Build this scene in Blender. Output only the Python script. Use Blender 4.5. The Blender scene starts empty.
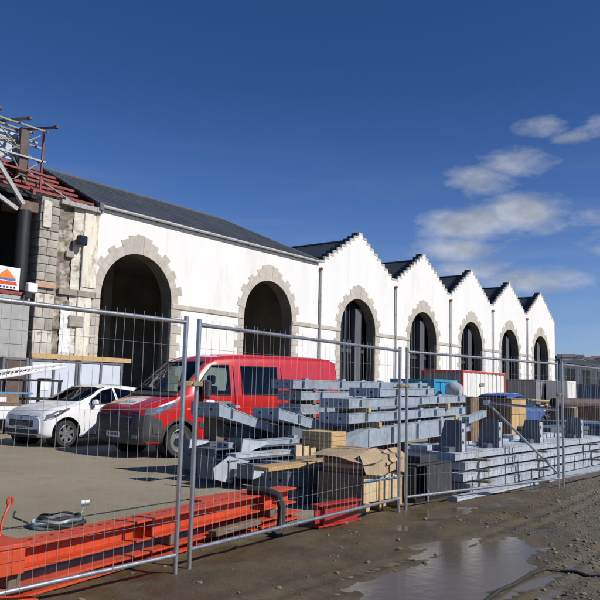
import bpy, bmesh, math, random
from mathutils import Vector, Matrix, noise
from mathutils.bvhtree import BVHTree
R = math.radians
random.seed(7)
S = bpy.context.scene
COL = S.collection

# ------------------------------------------------------------------ camera
F, PITCH, ROLL, YAW, EYE = 740., math.atan(89/740), R(1.5), R(37.8), 1.48
hd = Vector((math.cos(YAW), math.sin(YAW), 0)); rt = Vector((math.sin(YAW), -math.cos(YAW), 0)); ZU = Vector((0, 0, 1))
fw = hd*math.cos(PITCH) + ZU*math.sin(PITCH); up = ZU*math.cos(PITCH) - hd*math.sin(PITCH)
cr = rt*math.cos(ROLL) + up*math.sin(ROLL)          # camera axes with its small roll
cu = up*math.cos(ROLL) - rt*math.sin(ROLL)
cam_d = bpy.data.cameras.new('camera'); cam = bpy.data.objects.new('camera', cam_d); COL.objects.link(cam)
cam.matrix_world = Matrix(((cr.x, cu.x, -fw.x, 0), (cr.y, cu.y, -fw.y, 0), (cr.z, cu.z, -fw.z, EYE), (0, 0, 0, 1)))
cam_d.sensor_width = 36; cam_d.lens = 36*F/600; cam_d.clip_start = .05; cam_d.clip_end = 9000
S.camera = cam
def dirpx(px, py):
    u, v = px-300, 300-py
    return (fw*F + cr*u + cu*v).normalized()
def at(px, py, ax, val):                              # a pixel's ray met with the plane  axis = val
    d = dirpx(px, py); o = Vector((0, 0, EYE)); i = 'xyz'.index(ax)
    return o + d*((val-o[i])/d[i])

# ------------------------------------------------------------------ sky, sun, exposure
SUN_EL = R(38); LX, LY = -.25, 1.                      # sunlight travels towards +Y, a little towards -X
W = bpy.data.worlds.new('World'); S.world = W; W.use_nodes = True
nt = W.node_tree; N = nt.nodes; L = nt.links; N.clear()
wo = N.new('ShaderNodeOutputWorld'); bg = N.new('ShaderNodeBackground'); sky = N.new('ShaderNodeTexSky')
sky.sky_type = 'NISHITA'; sky.sun_disc = False; sky.sun_elevation = SUN_EL
sky.sun_rotation = math.atan2(-LX, -LY); sky.altitude = 0; sky.air_density = 1.; sky.dust_density = .25; sky.ozone_density = 1.6
bg.inputs[1].default_value = .066
def nd(t, **k):
    n = N.new(t)
    for a, b in k.items(): setattr(n, a, b)
    return n
def math_n(op, a, b=None, c=None, clamp=False):
    n = nd('ShaderNodeMath', operation=op, use_clamp=clamp)
    for i, v in enumerate((a, b, c)):
        if v is None: continue
        if isinstance(v, (int, float)): n.inputs[i].default_value = v
        else: L.new(v, n.inputs[i])
    return n.outputs[0]
tc = nd('ShaderNodeTexCoord'); DIR = tc.outputs['Generated']
def vmath(op, a, b=None):
    n = nd('ShaderNodeVectorMath', operation=op)
    for i, v in enumerate((a, b)):
        if v is None: continue
        if isinstance(v, (tuple, Vector)): n.inputs[i].default_value = tuple(v)
        else: L.new(v, n.inputs[i])
    return n
def wnoise(vec, scale, det, rough=.55):
    n = nd('ShaderNodeTexNoise'); n.inputs['Scale'].default_value = scale; n.inputs['Detail'].default_value = det
    n.inputs['Roughness'].default_value = rough; L.new(vec, n.inputs['Vector']); return n.outputs['Fac']
flat = vmath('MULTIPLY', DIR, (1, 1, 2.2)).outputs[0]
n_big = wnoise(flat, 9, 8); n_fine = wnoise(flat, 28, 9, .66)
tot = None
for (px, py, rx, ry, amp) in ((541, 126, 25, 10, .52), (516, 164, 36, 15, .70), (480, 181, 36, 16, .74), (520, 213, 36, 18, 1.1), (472, 225, 44, 17, 1.05), (455, 250, 42, 14, .9), (420, 254, 24, 9, .55),
                              (528, 281, 50, 13, .85), (470, 270, 44, 13, .75), (590, 217, 34, 10, .36), (572, 138, 26, 7, .34), (640, 120, 50, 14, .5), (700, 240, 70, 22, .8), (-120, 230, 70, 20, .8)):
    c = dirpx(px, py)
    df = vmath('SUBTRACT', DIR, c).outputs[0]
    a = vmath('DOT_PRODUCT', df, cr*(F/rx)).outputs['Value']; b = vmath('DOT_PRODUCT', df, cu*(F/ry)).outputs['Value']
    d2 = math_n('ADD', math_n('MULTIPLY', a, a), math_n('MULTIPLY', b, b))
    e = math_n('MULTIPLY', math_n('POWER', 2.718, math_n('MULTIPLY', d2, -1.)), amp)
    tot = e if tot is None else math_n('MAXIMUM', tot, e)
mass = math_n('ADD', tot, math_n('MULTIPLY', math_n('SUBTRACT', n_big, .5), 1.15))
mass = math_n('ADD', mass, math_n('MULTIPLY', math_n('SUBTRACT', n_fine, .5), .85))
mass = math_n('MULTIPLY', mass, math_n('SMOOTH_MIN', 1.0, math_n('MULTIPLY', tot, 5.0), .2))
mask = math_n('MULTIPLY', math_n('SUBTRACT', mass, .21), 1.5, clamp=True)
mask = math_n('MULTIPLY', mask, .86)
sep = nd('ShaderNodeSeparateXYZ'); L.new(DIR, sep.inputs[0])
streakv = vmath('MULTIPLY', DIR, (1.1, 1.1, 9)).outputs[0]
st = math_n('MULTIPLY', math_n('SUBTRACT', wnoise(streakv, 3.2, 7), .47), 1.6, clamp=True)
low = math_n('SUBTRACT', 1.0, math_n('MULTIPLY', sep.outputs[2], 2.9), clamp=True)
st = math_n('MULTIPLY', math_n('MULTIPLY', st, low), .70)
mask = math_n('MAXIMUM', mask, st)
grade = nd('ShaderNodeMix', data_type='RGBA'); grade.inputs[6].default_value = (.92, 1.14, 1.80, 1); grade.inputs[7].default_value = (.33, .62, 1.12, 1)
L.new(math_n('MULTIPLY', sep.outputs[2], 2.6, clamp=True), grade.inputs['Factor'])
hsv = nd('ShaderNodeMix', data_type='RGBA', blend_type='MULTIPLY'); hsv.inputs['Factor'].default_value = 1
L.new(sky.outputs[0], hsv.inputs[6]); L.new(grade.outputs[2], hsv.inputs[7])
shade = math_n('ADD', .80, math_n('MULTIPLY', math_n('SUBTRACT', wnoise(vmath('ADD', flat, (0, 0, .05)).outputs[0], 14, 7), .5), 1.3))
cmul = vmath('SCALE', (8.2, 8.9, 10.3)); L.new(shade, cmul.inputs['Scale'])
mx = nd('ShaderNodeMix', data_type='RGBA'); L.new(mask, mx.inputs['Factor']); L.new(hsv.outputs[2], mx.inputs[6]); L.new(cmul.outputs[0], mx.inputs[7])
L.new(mx.outputs[2], bg.inputs[0]); L.new(bg.outputs[0], wo.inputs[0])
sd = bpy.data.lights.new('sun', 'SUN'); sd.energy = 4.8; sd.angle = R(.53); sd.color = (1, .955, .885)
so = bpy.data.objects.new('sun', sd); COL.objects.link(so)
ld = Vector((LX, LY, 0)).normalized()*math.cos(SUN_EL) - ZU*math.sin(SUN_EL)
so.rotation_euler = ld.to_track_quat('-Z', 'Y').to_euler(); so.location = (0, -30, 30)
S.view_settings.view_transform = 'Standard'; S.view_settings.look = 'None'; S.view_settings.exposure = 0; S.view_settings.gamma = 1
S.render.engine = 'CYCLES'; S.cycles.use_denoising = True; S.cycles.max_bounces = 5; S.cycles.diffuse_bounces = 2; S.cycles.use_adaptive_sampling = True; S.cycles.adaptive_threshold = .02
S.cycles.caustics_reflective = False; S.cycles.caustics_refractive = False
S.render.film_transparent = False

# ------------------------------------------------------------------ materials
def mat(name, c, rough=.6, metal=0., var=.15, scale=3., bump=0., bscale=30., coat=0., spec=.5, rnd=.0, c2=None, stain=None, stain_scale=2., stain_t=.55, stain_w=.15, trans=0., stretch=(1, 1, 1)):
    m = bpy.data.materials.new(name); m.use_nodes = True
    t = m.node_tree; b = t.nodes['Principled BSDF']; lk = t.links
    b.inputs['Roughness'].default_value = rough; b.inputs['Metallic'].default_value = metal
    b.inputs['Specular IOR Level'].default_value = spec; b.inputs['Coat Weight'].default_value = coat; b.inputs['Coat Roughness'].default_value = .06
    co = t.nodes.new('ShaderNodeTexCoord'); mp = t.nodes.new('ShaderNodeMapping'); mp.inputs['Scale'].default_value = stretch
    lk.new(co.outputs['Object'], mp.inputs[0]); V = mp.outputs[0]
    def noi(s, d=6, r=.6):
        n = t.nodes.new('ShaderNodeTexNoise'); n.inputs['Scale'].default_value = s; n.inputs['Detail'].default_value = d; n.inputs['Roughness'].default_value = r
        lk.new(V, n.inputs['Vector']); return n.outputs['Fac']
    def ramp(f, a, bb):
        r = t.nodes.new('ShaderNodeMapRange'); r.inputs[1].default_value = a; r.inputs[2].default_value = bb; lk.new(f, r.inputs[0]); return r.outputs[0]
    def mix(f, a, bb):
        x = t.nodes.new('ShaderNodeMix'); x.data_type = 'RGBA'; lk.new(f, x.inputs[0])
        for k, v in ((6, a), (7, bb)):
            if isinstance(v, tuple): x.inputs[k].default_value = (*v, 1)
            else: lk.new(v, x.inputs[k])
        return x.outputs[2]
    hi = tuple(min(1, v*(1+var)) for v in c); lo = tuple(v*(1-var) for v in (c2 or c))
    col = mix(ramp(noi(scale), .3, .7), lo, hi)
    if stain:
        col = mix(ramp(noi(stain_scale, 9, .7), stain_t, stain_t+stain_w), col, stain)
    if rnd:
        oi = t.nodes.new('ShaderNodeObjectInfo'); h = t.nodes.new('ShaderNodeHueSaturation'); rr = t.nodes.new('ShaderNodeMapRange')
        rr.inputs[3].default_value = 1-rnd; rr.inputs[4].default_value = 1+rnd; lk.new(oi.outputs['Random'], rr.inputs[0]); lk.new(rr.outputs[0], h.inputs['Value'])
        lk.new(col, h.inputs['Color']); col = h.outputs[0]
    lk.new(col, b.inputs['Base Color'])
    rv = ramp(noi(scale*2.3), .2, .8); mr = t.nodes.new('ShaderNodeMapRange'); mr.inputs[3].default_value = max(.02, rough*.8); mr.inputs[4].default_value = min(1, rough*1.2)
    lk.new(rv, mr.inputs[0]); lk.new(mr.outputs[0], b.inputs['Roughness'])
    if bump:
        bn = t.nodes.new('ShaderNodeBump'); bn.inputs['Strength'].default_value = min(1, bump); bn.inputs['Distance'].default_value = .02*max(1, bump)
        lk.new(noi(bscale, 8, .65), bn.inputs['Height']); lk.new(bn.outputs[0], b.inputs['Normal'])
    return m
def car_glass():
    m = bpy.data.materials.new('car_glass'); m.use_nodes = True; t = m.node_tree; t.nodes.clear()
    o = t.nodes.new('ShaderNodeOutputMaterial'); x = t.nodes.new('ShaderNodeMixShader'); a = t.nodes.new('ShaderNodeBsdfTransparent'); b = t.nodes.new('ShaderNodeBsdfGlossy'); f = t.nodes.new('ShaderNodeFresnel')
    a.inputs[0].default_value = (.50, .56, .54, 1); b.inputs['Roughness'].default_value = .02; b.inputs[0].default_value = (.95, .95, .95, 1); f.inputs[0].default_value = 1.5
    t.links.new(f.outputs[0], x.inputs[0]); t.links.new(a.outputs[0], x.inputs[1]); t.links.new(b.outputs[0], x.inputs[2]); t.links.new(x.outputs[0], o.inputs[0]); return m
M = dict(
    render=mat('lime_render', (.735, .728, .705), .9, var=.05, scale=.5, bump=.4, bscale=6, stain=(.58, .56, .50), stain_scale=.8, stain_t=.54, stain_w=.25, stretch=(1, 1, .22)),
    oldrender=mat('old_plaster', (.60, .56, .48), .92, var=.12, scale=1.2, bump=.5, bscale=9, stain=(.27, .24, .18), stain_scale=1.3, stain_t=.53, stain_w=.08),
    rubble=mat('rubble_wall', (.20, .17, .135), .95, var=.4, scale=4.5, bump=1.2, bscale=7, stain=(.46, .41, .34), stain_scale=1.0, stain_t=.50, stain_w=.08),
    stone=mat('dressed_stone', (.45, .412, .355), .85, var=.14, scale=4, bump=.4, bscale=18, rnd=.09, stain=(.36, .33, .27), stain_scale=1.4, stain_t=.56),
    reveal=mat('shaded_reveal_stone', (.15, .14, .125), .9, var=.25, scale=2, bump=.3),  # dark tone puts the shade of the recess into the stone colour
    stone_dk=mat('weathered_stone', (.34, .315, .27), .9, var=.22, scale=4, bump=.5, bscale=20, rnd=.25),
    stone_pink=mat('pink_stone', (.46, .30, .21), .85, var=.15, scale=5, bump=.3),
    slate=mat('slate', (.036, .041, .048), .55, var=.3, scale=.9, bump=.35, bscale=9, stretch=(1, 1, 1)),
    lead=mat('lead_flashing', (.10, .11, .125), .5, var=.2, scale=3),
    zinc=mat('zinc_pipe', (.40, .40, .395), .6, .15, var=.15),
    cream=mat('cream_plaster', (.70, .66, .55), .92, var=.1, scale=2, bump=.4, bscale=9, stain=(.44, .39, .28), stain_scale=1.6, stain_t=.52, stain_w=.1, stretch=(1.6, 1.6, .6)),
    redcap=mat('red_cap', (.22, .07, .05), .5),
    inner=mat('dark_interior', (.24, .235, .225), .95, var=.3, scale=.6),
    innerpier=mat('inner_pier_paint', (.085, .09, .105), .7, var=.1),
    shade_black=mat('interior_shade', (.02, .019, .018), .95, var=.3),  # near-black colour holds the shade inside the shed
    frame=mat('dark_window_frame', (.05, .055, .06), .5, var=.1),
    bglass=mat('dark_glazing', (.012, .015, .018), .06, var=.1, spec=.6),
    concrete=mat('concrete', (.36, .355, .34), .85, var=.12, scale=1.5, bump=.2, bscale=25, stain=(.25, .24, .22), stain_scale=1.1),
    darkbox=mat('black_steel', (.045, .047, .05), .5, var=.25, scale=5, stain=(.09, .08, .07), stain_scale=3),
    redsteel=mat('red_primer', (.25, .045, .032), .55, var=.3, scale=4, stain=(.10, .05, .04), stain_scale=3),
    steelgrey=mat('pale_steel', (.42, .45, .48), .5, .2, var=.15),
    timber_old=mat('old_timber', (.30, .27, .22), .85, var=.3, scale=6, bump=.3),
    timber=mat('fresh_timber', (.50, .33, .15), .75, var=.18, scale=5, bump=.2, rnd=.12, stretch=(1, 6, 6)),
    timber_dk=mat('weathered_timber', (.17, .125, .085), .85, var=.3, scale=5, bump=.3, rnd=.15),
    ply=mat('plywood', (.56, .43, .25), .75, var=.13, scale=4, bump=.15, stretch=(1, 1, 5)),
    osb_and_shade=mat('brown_board_and_shade', (.21, .145, .09), .8, var=.3, scale=8, rnd=.1),  # brown boards, and shade coloured onto the crate sides
    kraft=mat('kraft_sheet', (.40, .29, .17), .7, var=.18, scale=4, bump=.2, stain=(.27, .18, .10)),
    polycarb=mat('roof_panel', (.45, .52, .58), .35, var=.15),
    black=mat('black_metal', (.015, .015, .016), .5, var=.2),
    galv=mat('galvanised_tube', (.46, .47, .48), .38, .85, var=.14, scale=12),
    wire=mat('galvanised_wire', (.42, .42, .41), .5, .3, var=.1),
    brass=mat('clamp_brass', (.42, .33, .16), .4, .7, var=.2),
    beam=mat('blue_grey_paint', (.285, .335, .39), .5, var=.16, scale=7, bump=.15, bscale=60, rnd=.10, stain=(.22, .24, .26), stain_scale=2.2, stain_t=.58, stain_w=.06),
    beam_pl=mat('pale_grey_paint', (.42, .455, .50), .5, var=.16, scale=7, bump=.15, bscale=60, rnd=.10, stain=(.33, .34, .34), stain_scale=1.7, stain_t=.57, stain_w=.06),
    beam_dk=mat('dark_grey_paint_and_shade', (.10, .12, .145), .5, var=.15, scale=2.5, rnd=.1),  # dark paint, and shade coloured onto the upright brackets' end plates
    orange=mat('orange_paint', (.50, .058, .017), .55, var=.14, scale=3, bump=.12, stain=(.22, .075, .045), stain_scale=4.5, stain_t=.60, stain_w=.06, rnd=.05),
    redpt=mat('red_girder_paint', (.34, .022, .016), .5, var=.2, scale=3, stain=(.18, .03, .02), stain_scale=2.5),
    hole=mat('dark_hole', (.02, .012, .01), .9),
    rubber=mat('black_rubber', (.022, .022, .023), .75, var=.3, scale=9),
    tyre=mat('tyre_rubber', (.025, .025, .026), .8, var=.2, scale=12),
    alloy=mat('alloy_rim', (.52, .53, .55), .3, .8, var=.08),
    steelrim=mat('steel_rim', (.34, .35, .36), .4, .7, var=.1),
    redpaint=mat('red_car_paint', (.50, .013, .010), .32, var=.07, scale=1.5, coat=1., stain=(.33, .03, .025), stain_scale=1.2, stain_t=.62, stain_w=.3),
    whitepaint=mat('white_car_paint', (.76, .77, .78), .35, var=.03, scale=2, coat=.8),
    bluepaint=mat('blue_car_paint', (.045, .10, .30), .35, var=.05, coat=.8),
    plastic=mat('black_plastic', (.050, .051, .053), .55, var=.15, scale=14),
    carglass=car_glass(),
    lamp=mat('headlight_lens', (.11, .13, .155), .08, var=.35, scale=5, coat=1., spec=.8),
    chrome=mat('chrome_trim', (.62, .63, .64), .15, 1., var=.05),
    plate=mat('number_plate', (.72, .72, .70), .4, var=.05),
    mirrorglass=mat('mirror_glass', (.3, .33, .36), .05, .9, var=.05), seat=mat('seat_fabric', (.035, .036, .04), .9, var=.2),
    ink=mat('dark_print', (.03, .03, .04), .5), inkred=mat('red_print', (.62, .06, .02), .5), inkor=mat('orange_print', (.75, .20, .03), .5), inkblue=mat('blue_print', (.06, .14, .42), .5),
    sticker=mat('white_sticker', (.72, .72, .72), .5, var=.04),
    decal=mat('grey_decal', (.20, .21, .22), .45, var=.05),
    cwhite=mat('container_white', (.70, .69, .66), .55, var=.06, stain=(.55, .50, .42), stain_scale=1.2, stain_t=.62),
    cgrey=mat('container_grey', (.22, .23, .245), .6, var=.1), cred=mat('container_red', (.55, .04, .035), .5), ccyan=mat('container_cyan', (.02, .26, .46), .5, var=.12),
    cblue=mat('container_blue', (.05, .11, .22), .5, var=.12), cpanel=mat('panel_lilac_grey', (.55, .58, .65), .55, var=.05), cframe=mat('panel_frame', (.13, .14, .16), .5),
    brownp=mat('brown_panel', (.085, .06, .05), .6, var=.3), tarp=mat('blue_tarp', (.10, .25, .45), .4), whiteplastic=mat('white_plastic', (.75, .75, .74), .45, var=.05),
    hillm=mat('far_hillside', (.045, .06, .055), .95, var=.45, scale=.03), hwall=mat('house_wall', (.60, .58, .55), .9, rnd=.2), hroof=mat('house_roof', (.13, .10, .10), .9, rnd=.3),
    warehouse=mat('far_warehouse', (.035, .045, .055), .6, var=.2, scale=.2), rock=mat('pebble', (.18, .155, .115), .9, var=.35, scale=7, rnd=.2), waterjar=mat('coil_hose', (.16, .17, .18), .4, var=.3, scale=20),
)

# ------------------------------------------------------------------ mesh helpers
MW = {}                                                # world matrix of each thing, for parts given in world coordinates
class MB:
    def __init__(s): s.v = []; s.f = []
    def add(s, vs, fs):
        o = len(s.v); s.v += [tuple(v) for v in vs]; s.f += [tuple(i+o for i in f) for f in fs]; return s
    def hexa(s, p, ch=0.):                             # p: 8 corners, bottom ring then top ring
        return s.add(p, [(3, 2, 1, 0), (4, 5, 6, 7), (0, 1, 5, 4), (1, 2, 6, 5), (2, 3, 7, 6), (3, 0, 4, 7)])
    def box(s, x0, x1, y0, y1, z0, z1, c=0.):
        if c <= 0: return s.hexa([(x0, y0, z0), (x1, y0, z0), (x1, y1, z0), (x0, y1, z0), (x0, y0, z1), (x1, y0, z1), (x1, y1, z1), (x0, y1, z1)])
        bm = bmesh.new(); bmesh.ops.create_cube(bm, size=1)
        for v in bm.verts: v.co = Vector(((x0+x1)/2+v.co.x*(x1-x0), (y0+y1)/2+v.co.y*(y1-y0), (z0+z1)/2+v.co.z*(z1-z0)))
        bmesh.ops.bevel(bm, geom=bm.edges[:], offset=min(c, .3*min(x1-x0, y1-y0, z1-z0)), segments=1, affect='EDGES')
        bm.verts.index_update(); s.add([v.co for v in bm.verts], [[v.index for v in f.verts] for f in bm.faces]); bm.free(); return s
    def prism(s, pts, axis, a, b):                     # polygon extruded along an axis; pts in the two other coordinates
        def mk(p, t): return {'x': (t, p[0], p[1]), 'y': (p[0], t, p[1]), 'z': (p[0], p[1], t)}[axis]
        n = len(pts); vs = [mk(p, a) for p in pts]+[mk(p, b) for p in pts]
        return s.add(vs, [tuple(range(n-1, -1, -1)), tuple(range(n, 2*n))]+[(i, (i+1) % n, n+(i+1) % n, n+i) for i in range(n)])
    def tube(s, pts, r, n=6, caps=True):
        pts = [Vector(p) for p in pts]; o = len(s.v); k = len(pts); prev = None
        for i, p in enumerate(pts):
            d = (pts[min(i+1, k-1)]-pts[max(i-1, 0)]).normalized()
            if prev is None: u = d.orthogonal().normalized()
            else: u = (prev-d*prev.dot(d)).normalized()
            prev = u; w = d.cross(u); rr = r[i] if isinstance(r, (list, tuple)) else r
            for j in range(n):
                a = 2*math.pi*j/n; s.v.append(tuple(p+(u*math.cos(a)+w*math.sin(a))*rr))
        for i in range(k-1):
            for j in range(n):
                s.f.append((o+i*n+j, o+i*n+(j+1) % n, o+(i+1)*n+(j+1) % n, o+(i+1)*n+j))
        if caps: s.f.append(tuple(o+j for j in range(n-1, -1, -1))); s.f.append(tuple(o+(k-1)*n+j for j in range(n)))
        return s
    def lathe_y(s, prof, cx, cz, n=32, a0=0, a1=2*math.pi):   # profile (r, y) turned about a y axis
        o = len(s.v); k = len(prof); full = abs(a1-a0-2*math.pi) < 1e-6; m = n if full else n+1
        for i in range(m):
            a = a0+(a1-a0)*i/n
            for (r, y) in prof: s.v.append((cx+r*math.cos(a), y, cz+r*math.sin(a)))
        for i in range(n):
            for j in range(k-1):
                A = o+i*k+j; B = o+((i+1) % m)*k+j; s.f.append((A, A+1, B+1, B))
        return s
    def mesh(s, name, m, smooth=False):
        me = bpy.data.meshes.new(name); me.from_pydata(s.v, [], s.f); me.materials.append(m)
        if smooth: me.polygons.foreach_set('use_smooth', [True]*len(me.polygons)); me.set_sharp_from_angle(angle=R(38))
        me.update(); return me
    def build(s, name, m, parent=None, world=False, smooth=False, fix=True):
        if world and parent is not None:
            iv = MW[parent.name].inverted(); s.v = [tuple(iv @ Vector(v)) for v in s.v]
        me = s.mesh(name, m if not isinstance(m, str) else M[m], smooth)
        if fix:
            bm = bmesh.new(); bm.from_mesh(me); bmesh.ops.recalc_face_normals(bm, faces=bm.faces[:]); bm.to_mesh(me); bm.free()
        o = bpy.data.objects.new(name, me); COL.objects.link(o)
        if parent is not None: o.parent = parent; MW[o.name] = MW[parent.name]
        else: MW[o.name] = Matrix()
        return o
def tag(o, label=None, cat=None, group=None, kind=None):
    for k, v in (('label', label), ('category', cat), ('group', group), ('kind', kind)):
        if v: o[k] = v
    return o
def thing(name, label, cat, loc=(0, 0, 0), rz=0., group=None, ry=0.):
    o = bpy.data.objects.new(name, None); COL.objects.link(o); o.location = loc; o.rotation_euler = (0, ry, rz); o.empty_display_size = .2
    MW[o.name] = Matrix.Translation(loc) @ Matrix.Rotation(rz, 4, 'Z') @ Matrix.Rotation(ry, 4, 'Y')
    return tag(o, label, cat, group)
def settle(o, me_mb, base):                            # a thing that is one mesh: put its origin at its base
    return o
def one(name, mb, m, label, cat, loc, group=None, smooth=False, rz=0.):
    o = mb.build(name, m, smooth=smooth); o.location = loc; o.rotation_euler = (0, 0, rz); return tag(o, label, cat, group)
def inst(name, me, parent, loc, rot=(0, 0, 0), sc=(1, 1, 1)):
    o = bpy.data.objects.new(name, me); COL.objects.link(o); o.parent = parent; o.location = loc; o.rotation_euler = rot; o.scale = sc; return o

# ------------------------------------------------------------------ ground
def smooth01(t): t = max(0, min(1, t)); return t*t*(3-2*t)
PUD = [(5.75, 2.72, .95, .42, .045), (4.95, 2.75, .6, .42, .032), (6.75, 3.55, .5, .22, .028), (8.75, 4.35, .75, .28, .032), (6.9, 2.95, .6, .28, .04), (7.6, 4.15, .5, .2, .026)]
def ground_z(x, y):
    if x < -6 or x > 40 or y < -8 or y > 30: return -.004
    mud = 1-smooth01((y-4.9)/.9) if x < 20 else 1-smooth01((y-4.9)/2)
    far = 1-smooth01((x-16)/16)
    h = noise.fractal(Vector((x*.55, y*.55, 3.1)), 1., 2., 4)*.016 + noise.fractal(Vector((x*4, y*4, 1.7)), 1., 2., 5)*.013
    g = noise.noise(Vector((x*11, y*11, 9)))*.005
    bank = .05*smooth01((2.3-y)/1.2)*smooth01((x-5.2)/1.5)
    dip = 0
    for (px, py, rx, ry, d) in PUD:
        q = ((x-px)/rx)**2+((y-py)/ry)**2
        dip -= d*math.exp(-q*1.1)
    ru = 0
    for k, off in enumerate((.0, .30, 1.55, 1.85)):      # tyre ruts curving along the fence
        c = 2.05+off*.75+.10*math.sin(x*.6)+.03*noise.noise(Vector((x*1.3, k, 0)))
        ru += -.016*math.exp(-((y-c)/.075)**2)*(1+.35*math.sin(x*48+k))+.009*math.exp(-((y-c-.13)/.06)**2)
    return (h+g+bank+dip+ru)*mud*far + .0015*noise.noise(Vector((x*.8, y*.8, 5)))*(1-mud) - .002
def axis(fine0, fine1, step, far_lo, far_hi):
    a = [fine0+i*step for i in range(int((fine1-fine0)/step)+1)]
    t, s = a[-1], step
    while t < far_hi: s *= 1.22; t += s; a.append(t)
    t, s = a[0], step; b = []
    while t > far_lo: s *= 1.22; t -= s; b.append(t)
    return b[::-1]+a
xs = axis(2., 12.5, .035, -4000, 6000); ys = axis(1.2, 5.6, .035, -4000, 6000)
gm = MB(); nx = len(xs)
gm.v = [(x, y, ground_z(x, y)) for y in ys for x in xs]
gm.f = [(j*nx+i, j*nx+i+1, (j+1)*nx+i+1, (j+1)*nx+i) for j in range(len(ys)-1) for i in range(nx-1)]
def ground_mat():
    m = bpy.data.materials.new('yard_ground'); m.use_nodes = True; t = m.node_tree; lk = t.links; b = t.nodes['Principled BSDF']
    co = t.nodes.new('ShaderNodeTexCoord'); V = co.outputs['Object']
    def noi(s, d=7, r=.6, vec=None):
        n = t.nodes.new('ShaderNodeTexNoise'); n.inputs['Scale'].default_value = s; n.inputs['Detail'].default_value = d; n.inputs['Roughness'].default_value = r; lk.new(vec or V, n.inputs['Vector']); return n.outputs['Fac']
    def rng(f, a, c, lo=0., hi=1.):
        r = t.nodes.new('ShaderNodeMapRange'); r.inputs[1].default_value = a; r.inputs[2].default_value = c; r.inputs[3].default_value = lo; r.inputs[4].default_value = hi; lk.new(f, r.inputs[0]); return r.outputs[0]
    def mix(f, a, c):
        x = t.nodes.new('ShaderNodeMix'); x.data_type = 'RGBA'
        if isinstance(f, float): x.inputs[0].default_value = f
        else: lk.new(f, x.inputs[0])
        for k, v in ((6, a), (7, c)):
            if isinstance(v, tuple): x.inputs[k].default_value = (*v, 1)
            else: lk.new(v, x.inputs[k])
        return x.outputs[2]
    def mt(op, a, c):
        x = t.nodes.new('ShaderNodeMath'); x.operation = op
        for k, v in ((0, a), (1, c)):
            if isinstance(v, (int, float)): x.inputs[k].default_value = v
            else: lk.new(v, x.inputs[k])
        return x.outputs[0]
    sp = t.nodes.new('ShaderNodeSeparateXYZ'); lk.new(V, sp.inputs[0]); X, Y, Zc = sp.outputs
    yard = mix(rng(noi(.45), .3, .7), (.25, .215, .140), (.325, .285, .195))
    yard = mix(rng(noi(2.2, 9, .7), .55, .75), yard, (.185, .162, .108))
    yard = mix(rng(noi(60, 4), .62, .78), yard, (.30, .28, .24))
    mud = mix(rng(noi(1.1, 8), .3, .7), (.062, .045, .020), (.118, .090, .044))
    mud = mix(rng(noi(38, 5, .7), .58, .72), mud, (.16, .14, .11))
    grav = mix(rng(noi(70, 4), .4, .65), (.065, .052, .032), (.19, .165, .118))
    gf = rng(mt('ADD', mt('SUBTRACT', mt('MULTIPLY', X, .42), mt('MULTIPLY', Y, 1.25)), mt('MULTIPLY', noi(1.6), 1.6)), .55, 1.1)
    mud = mix(gf, mud, grav)
    edge = rng(mt('ADD', Y, mt('MULTIPLY', mt('SUBTRACT', noi(1.3), .5), 1.1)), 4.95, 5.45)
    lk.new(mix(edge, mud, yard), b.inputs['Base Color'])
    wet = mt('MULTIPLY', rng(noi(1.4, 8), .43, .58), mt('SUBTRACT', 1, edge))
    wet = mt('MULTIPLY', wet, mt('SUBTRACT', 1, gf))
    wet2 = rng(Zc, -.030, -.012, 1, 0)
    wet = mt('MAXIMUM', wet, mt('MULTIPLY', wet2, mt('SUBTRACT', 1, edge)))
    lk.new(rng(wet, 0, 1, .9, .24), b.inputs['Roughness']); b.inputs['Specular IOR Level'].default_value = .5
    bp = t.nodes.new('ShaderNodeBump'); bp.inputs['Strength'].default_value = .85; bp.inputs['Distance'].default_value = .014
    lk.new(mt('ADD', noi(34, 8, .7), mt('MULTIPLY', noi(110, 3), .5)), bp.inputs['Height']); lk.new(bp.outputs[0], b.inputs['Normal'])
    return m
tag(gm.build('ground', ground_mat(), fix=False, smooth=True), kind='structure')
wm = bpy.data.materials.new('muddy_water'); wm.use_nodes = True
_t = wm.node_tree; _b = _t.nodes['Principled BSDF']; _b.inputs['Base Color'].default_value = (.105, .080, .044, 1); _b.inputs['Roughness'].default_value = .14; _b.inputs['Specular IOR Level'].default_value = .24
_n = _t.nodes.new('ShaderNodeTexNoise'); _n.inputs['Scale'].default_value = 9; _bp = _t.nodes.new('ShaderNodeBump'); _bp.inputs['Strength'].default_value = .07; _bp.inputs['Distance'].default_value = .02
_c = _t.nodes.new('ShaderNodeTexCoord'); _t.links.new(_c.outputs['Object'], _n.inputs['Vector']); _t.links.new(_n.outputs[0], _bp.inputs['Height']); _t.links.new(_bp.outputs[0], _b.inputs['Normal'])
for (cx, cy, rx, ry, z) in ((5.75, 2.8, 2.2, 1.0, -.020), (8.2, 4.3, 1.3, .42, -.0185)):
    pm = MB(); n = 40
    pm.v = [(cx+rx*math.cos(2*math.pi*i/n), cy+ry*math.sin(2*math.pi*i/n), z) for i in range(n)]; pm.f = [tuple(range(n))]
    tag(pm.build('puddle', wm, fix=False), kind='structure')

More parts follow.
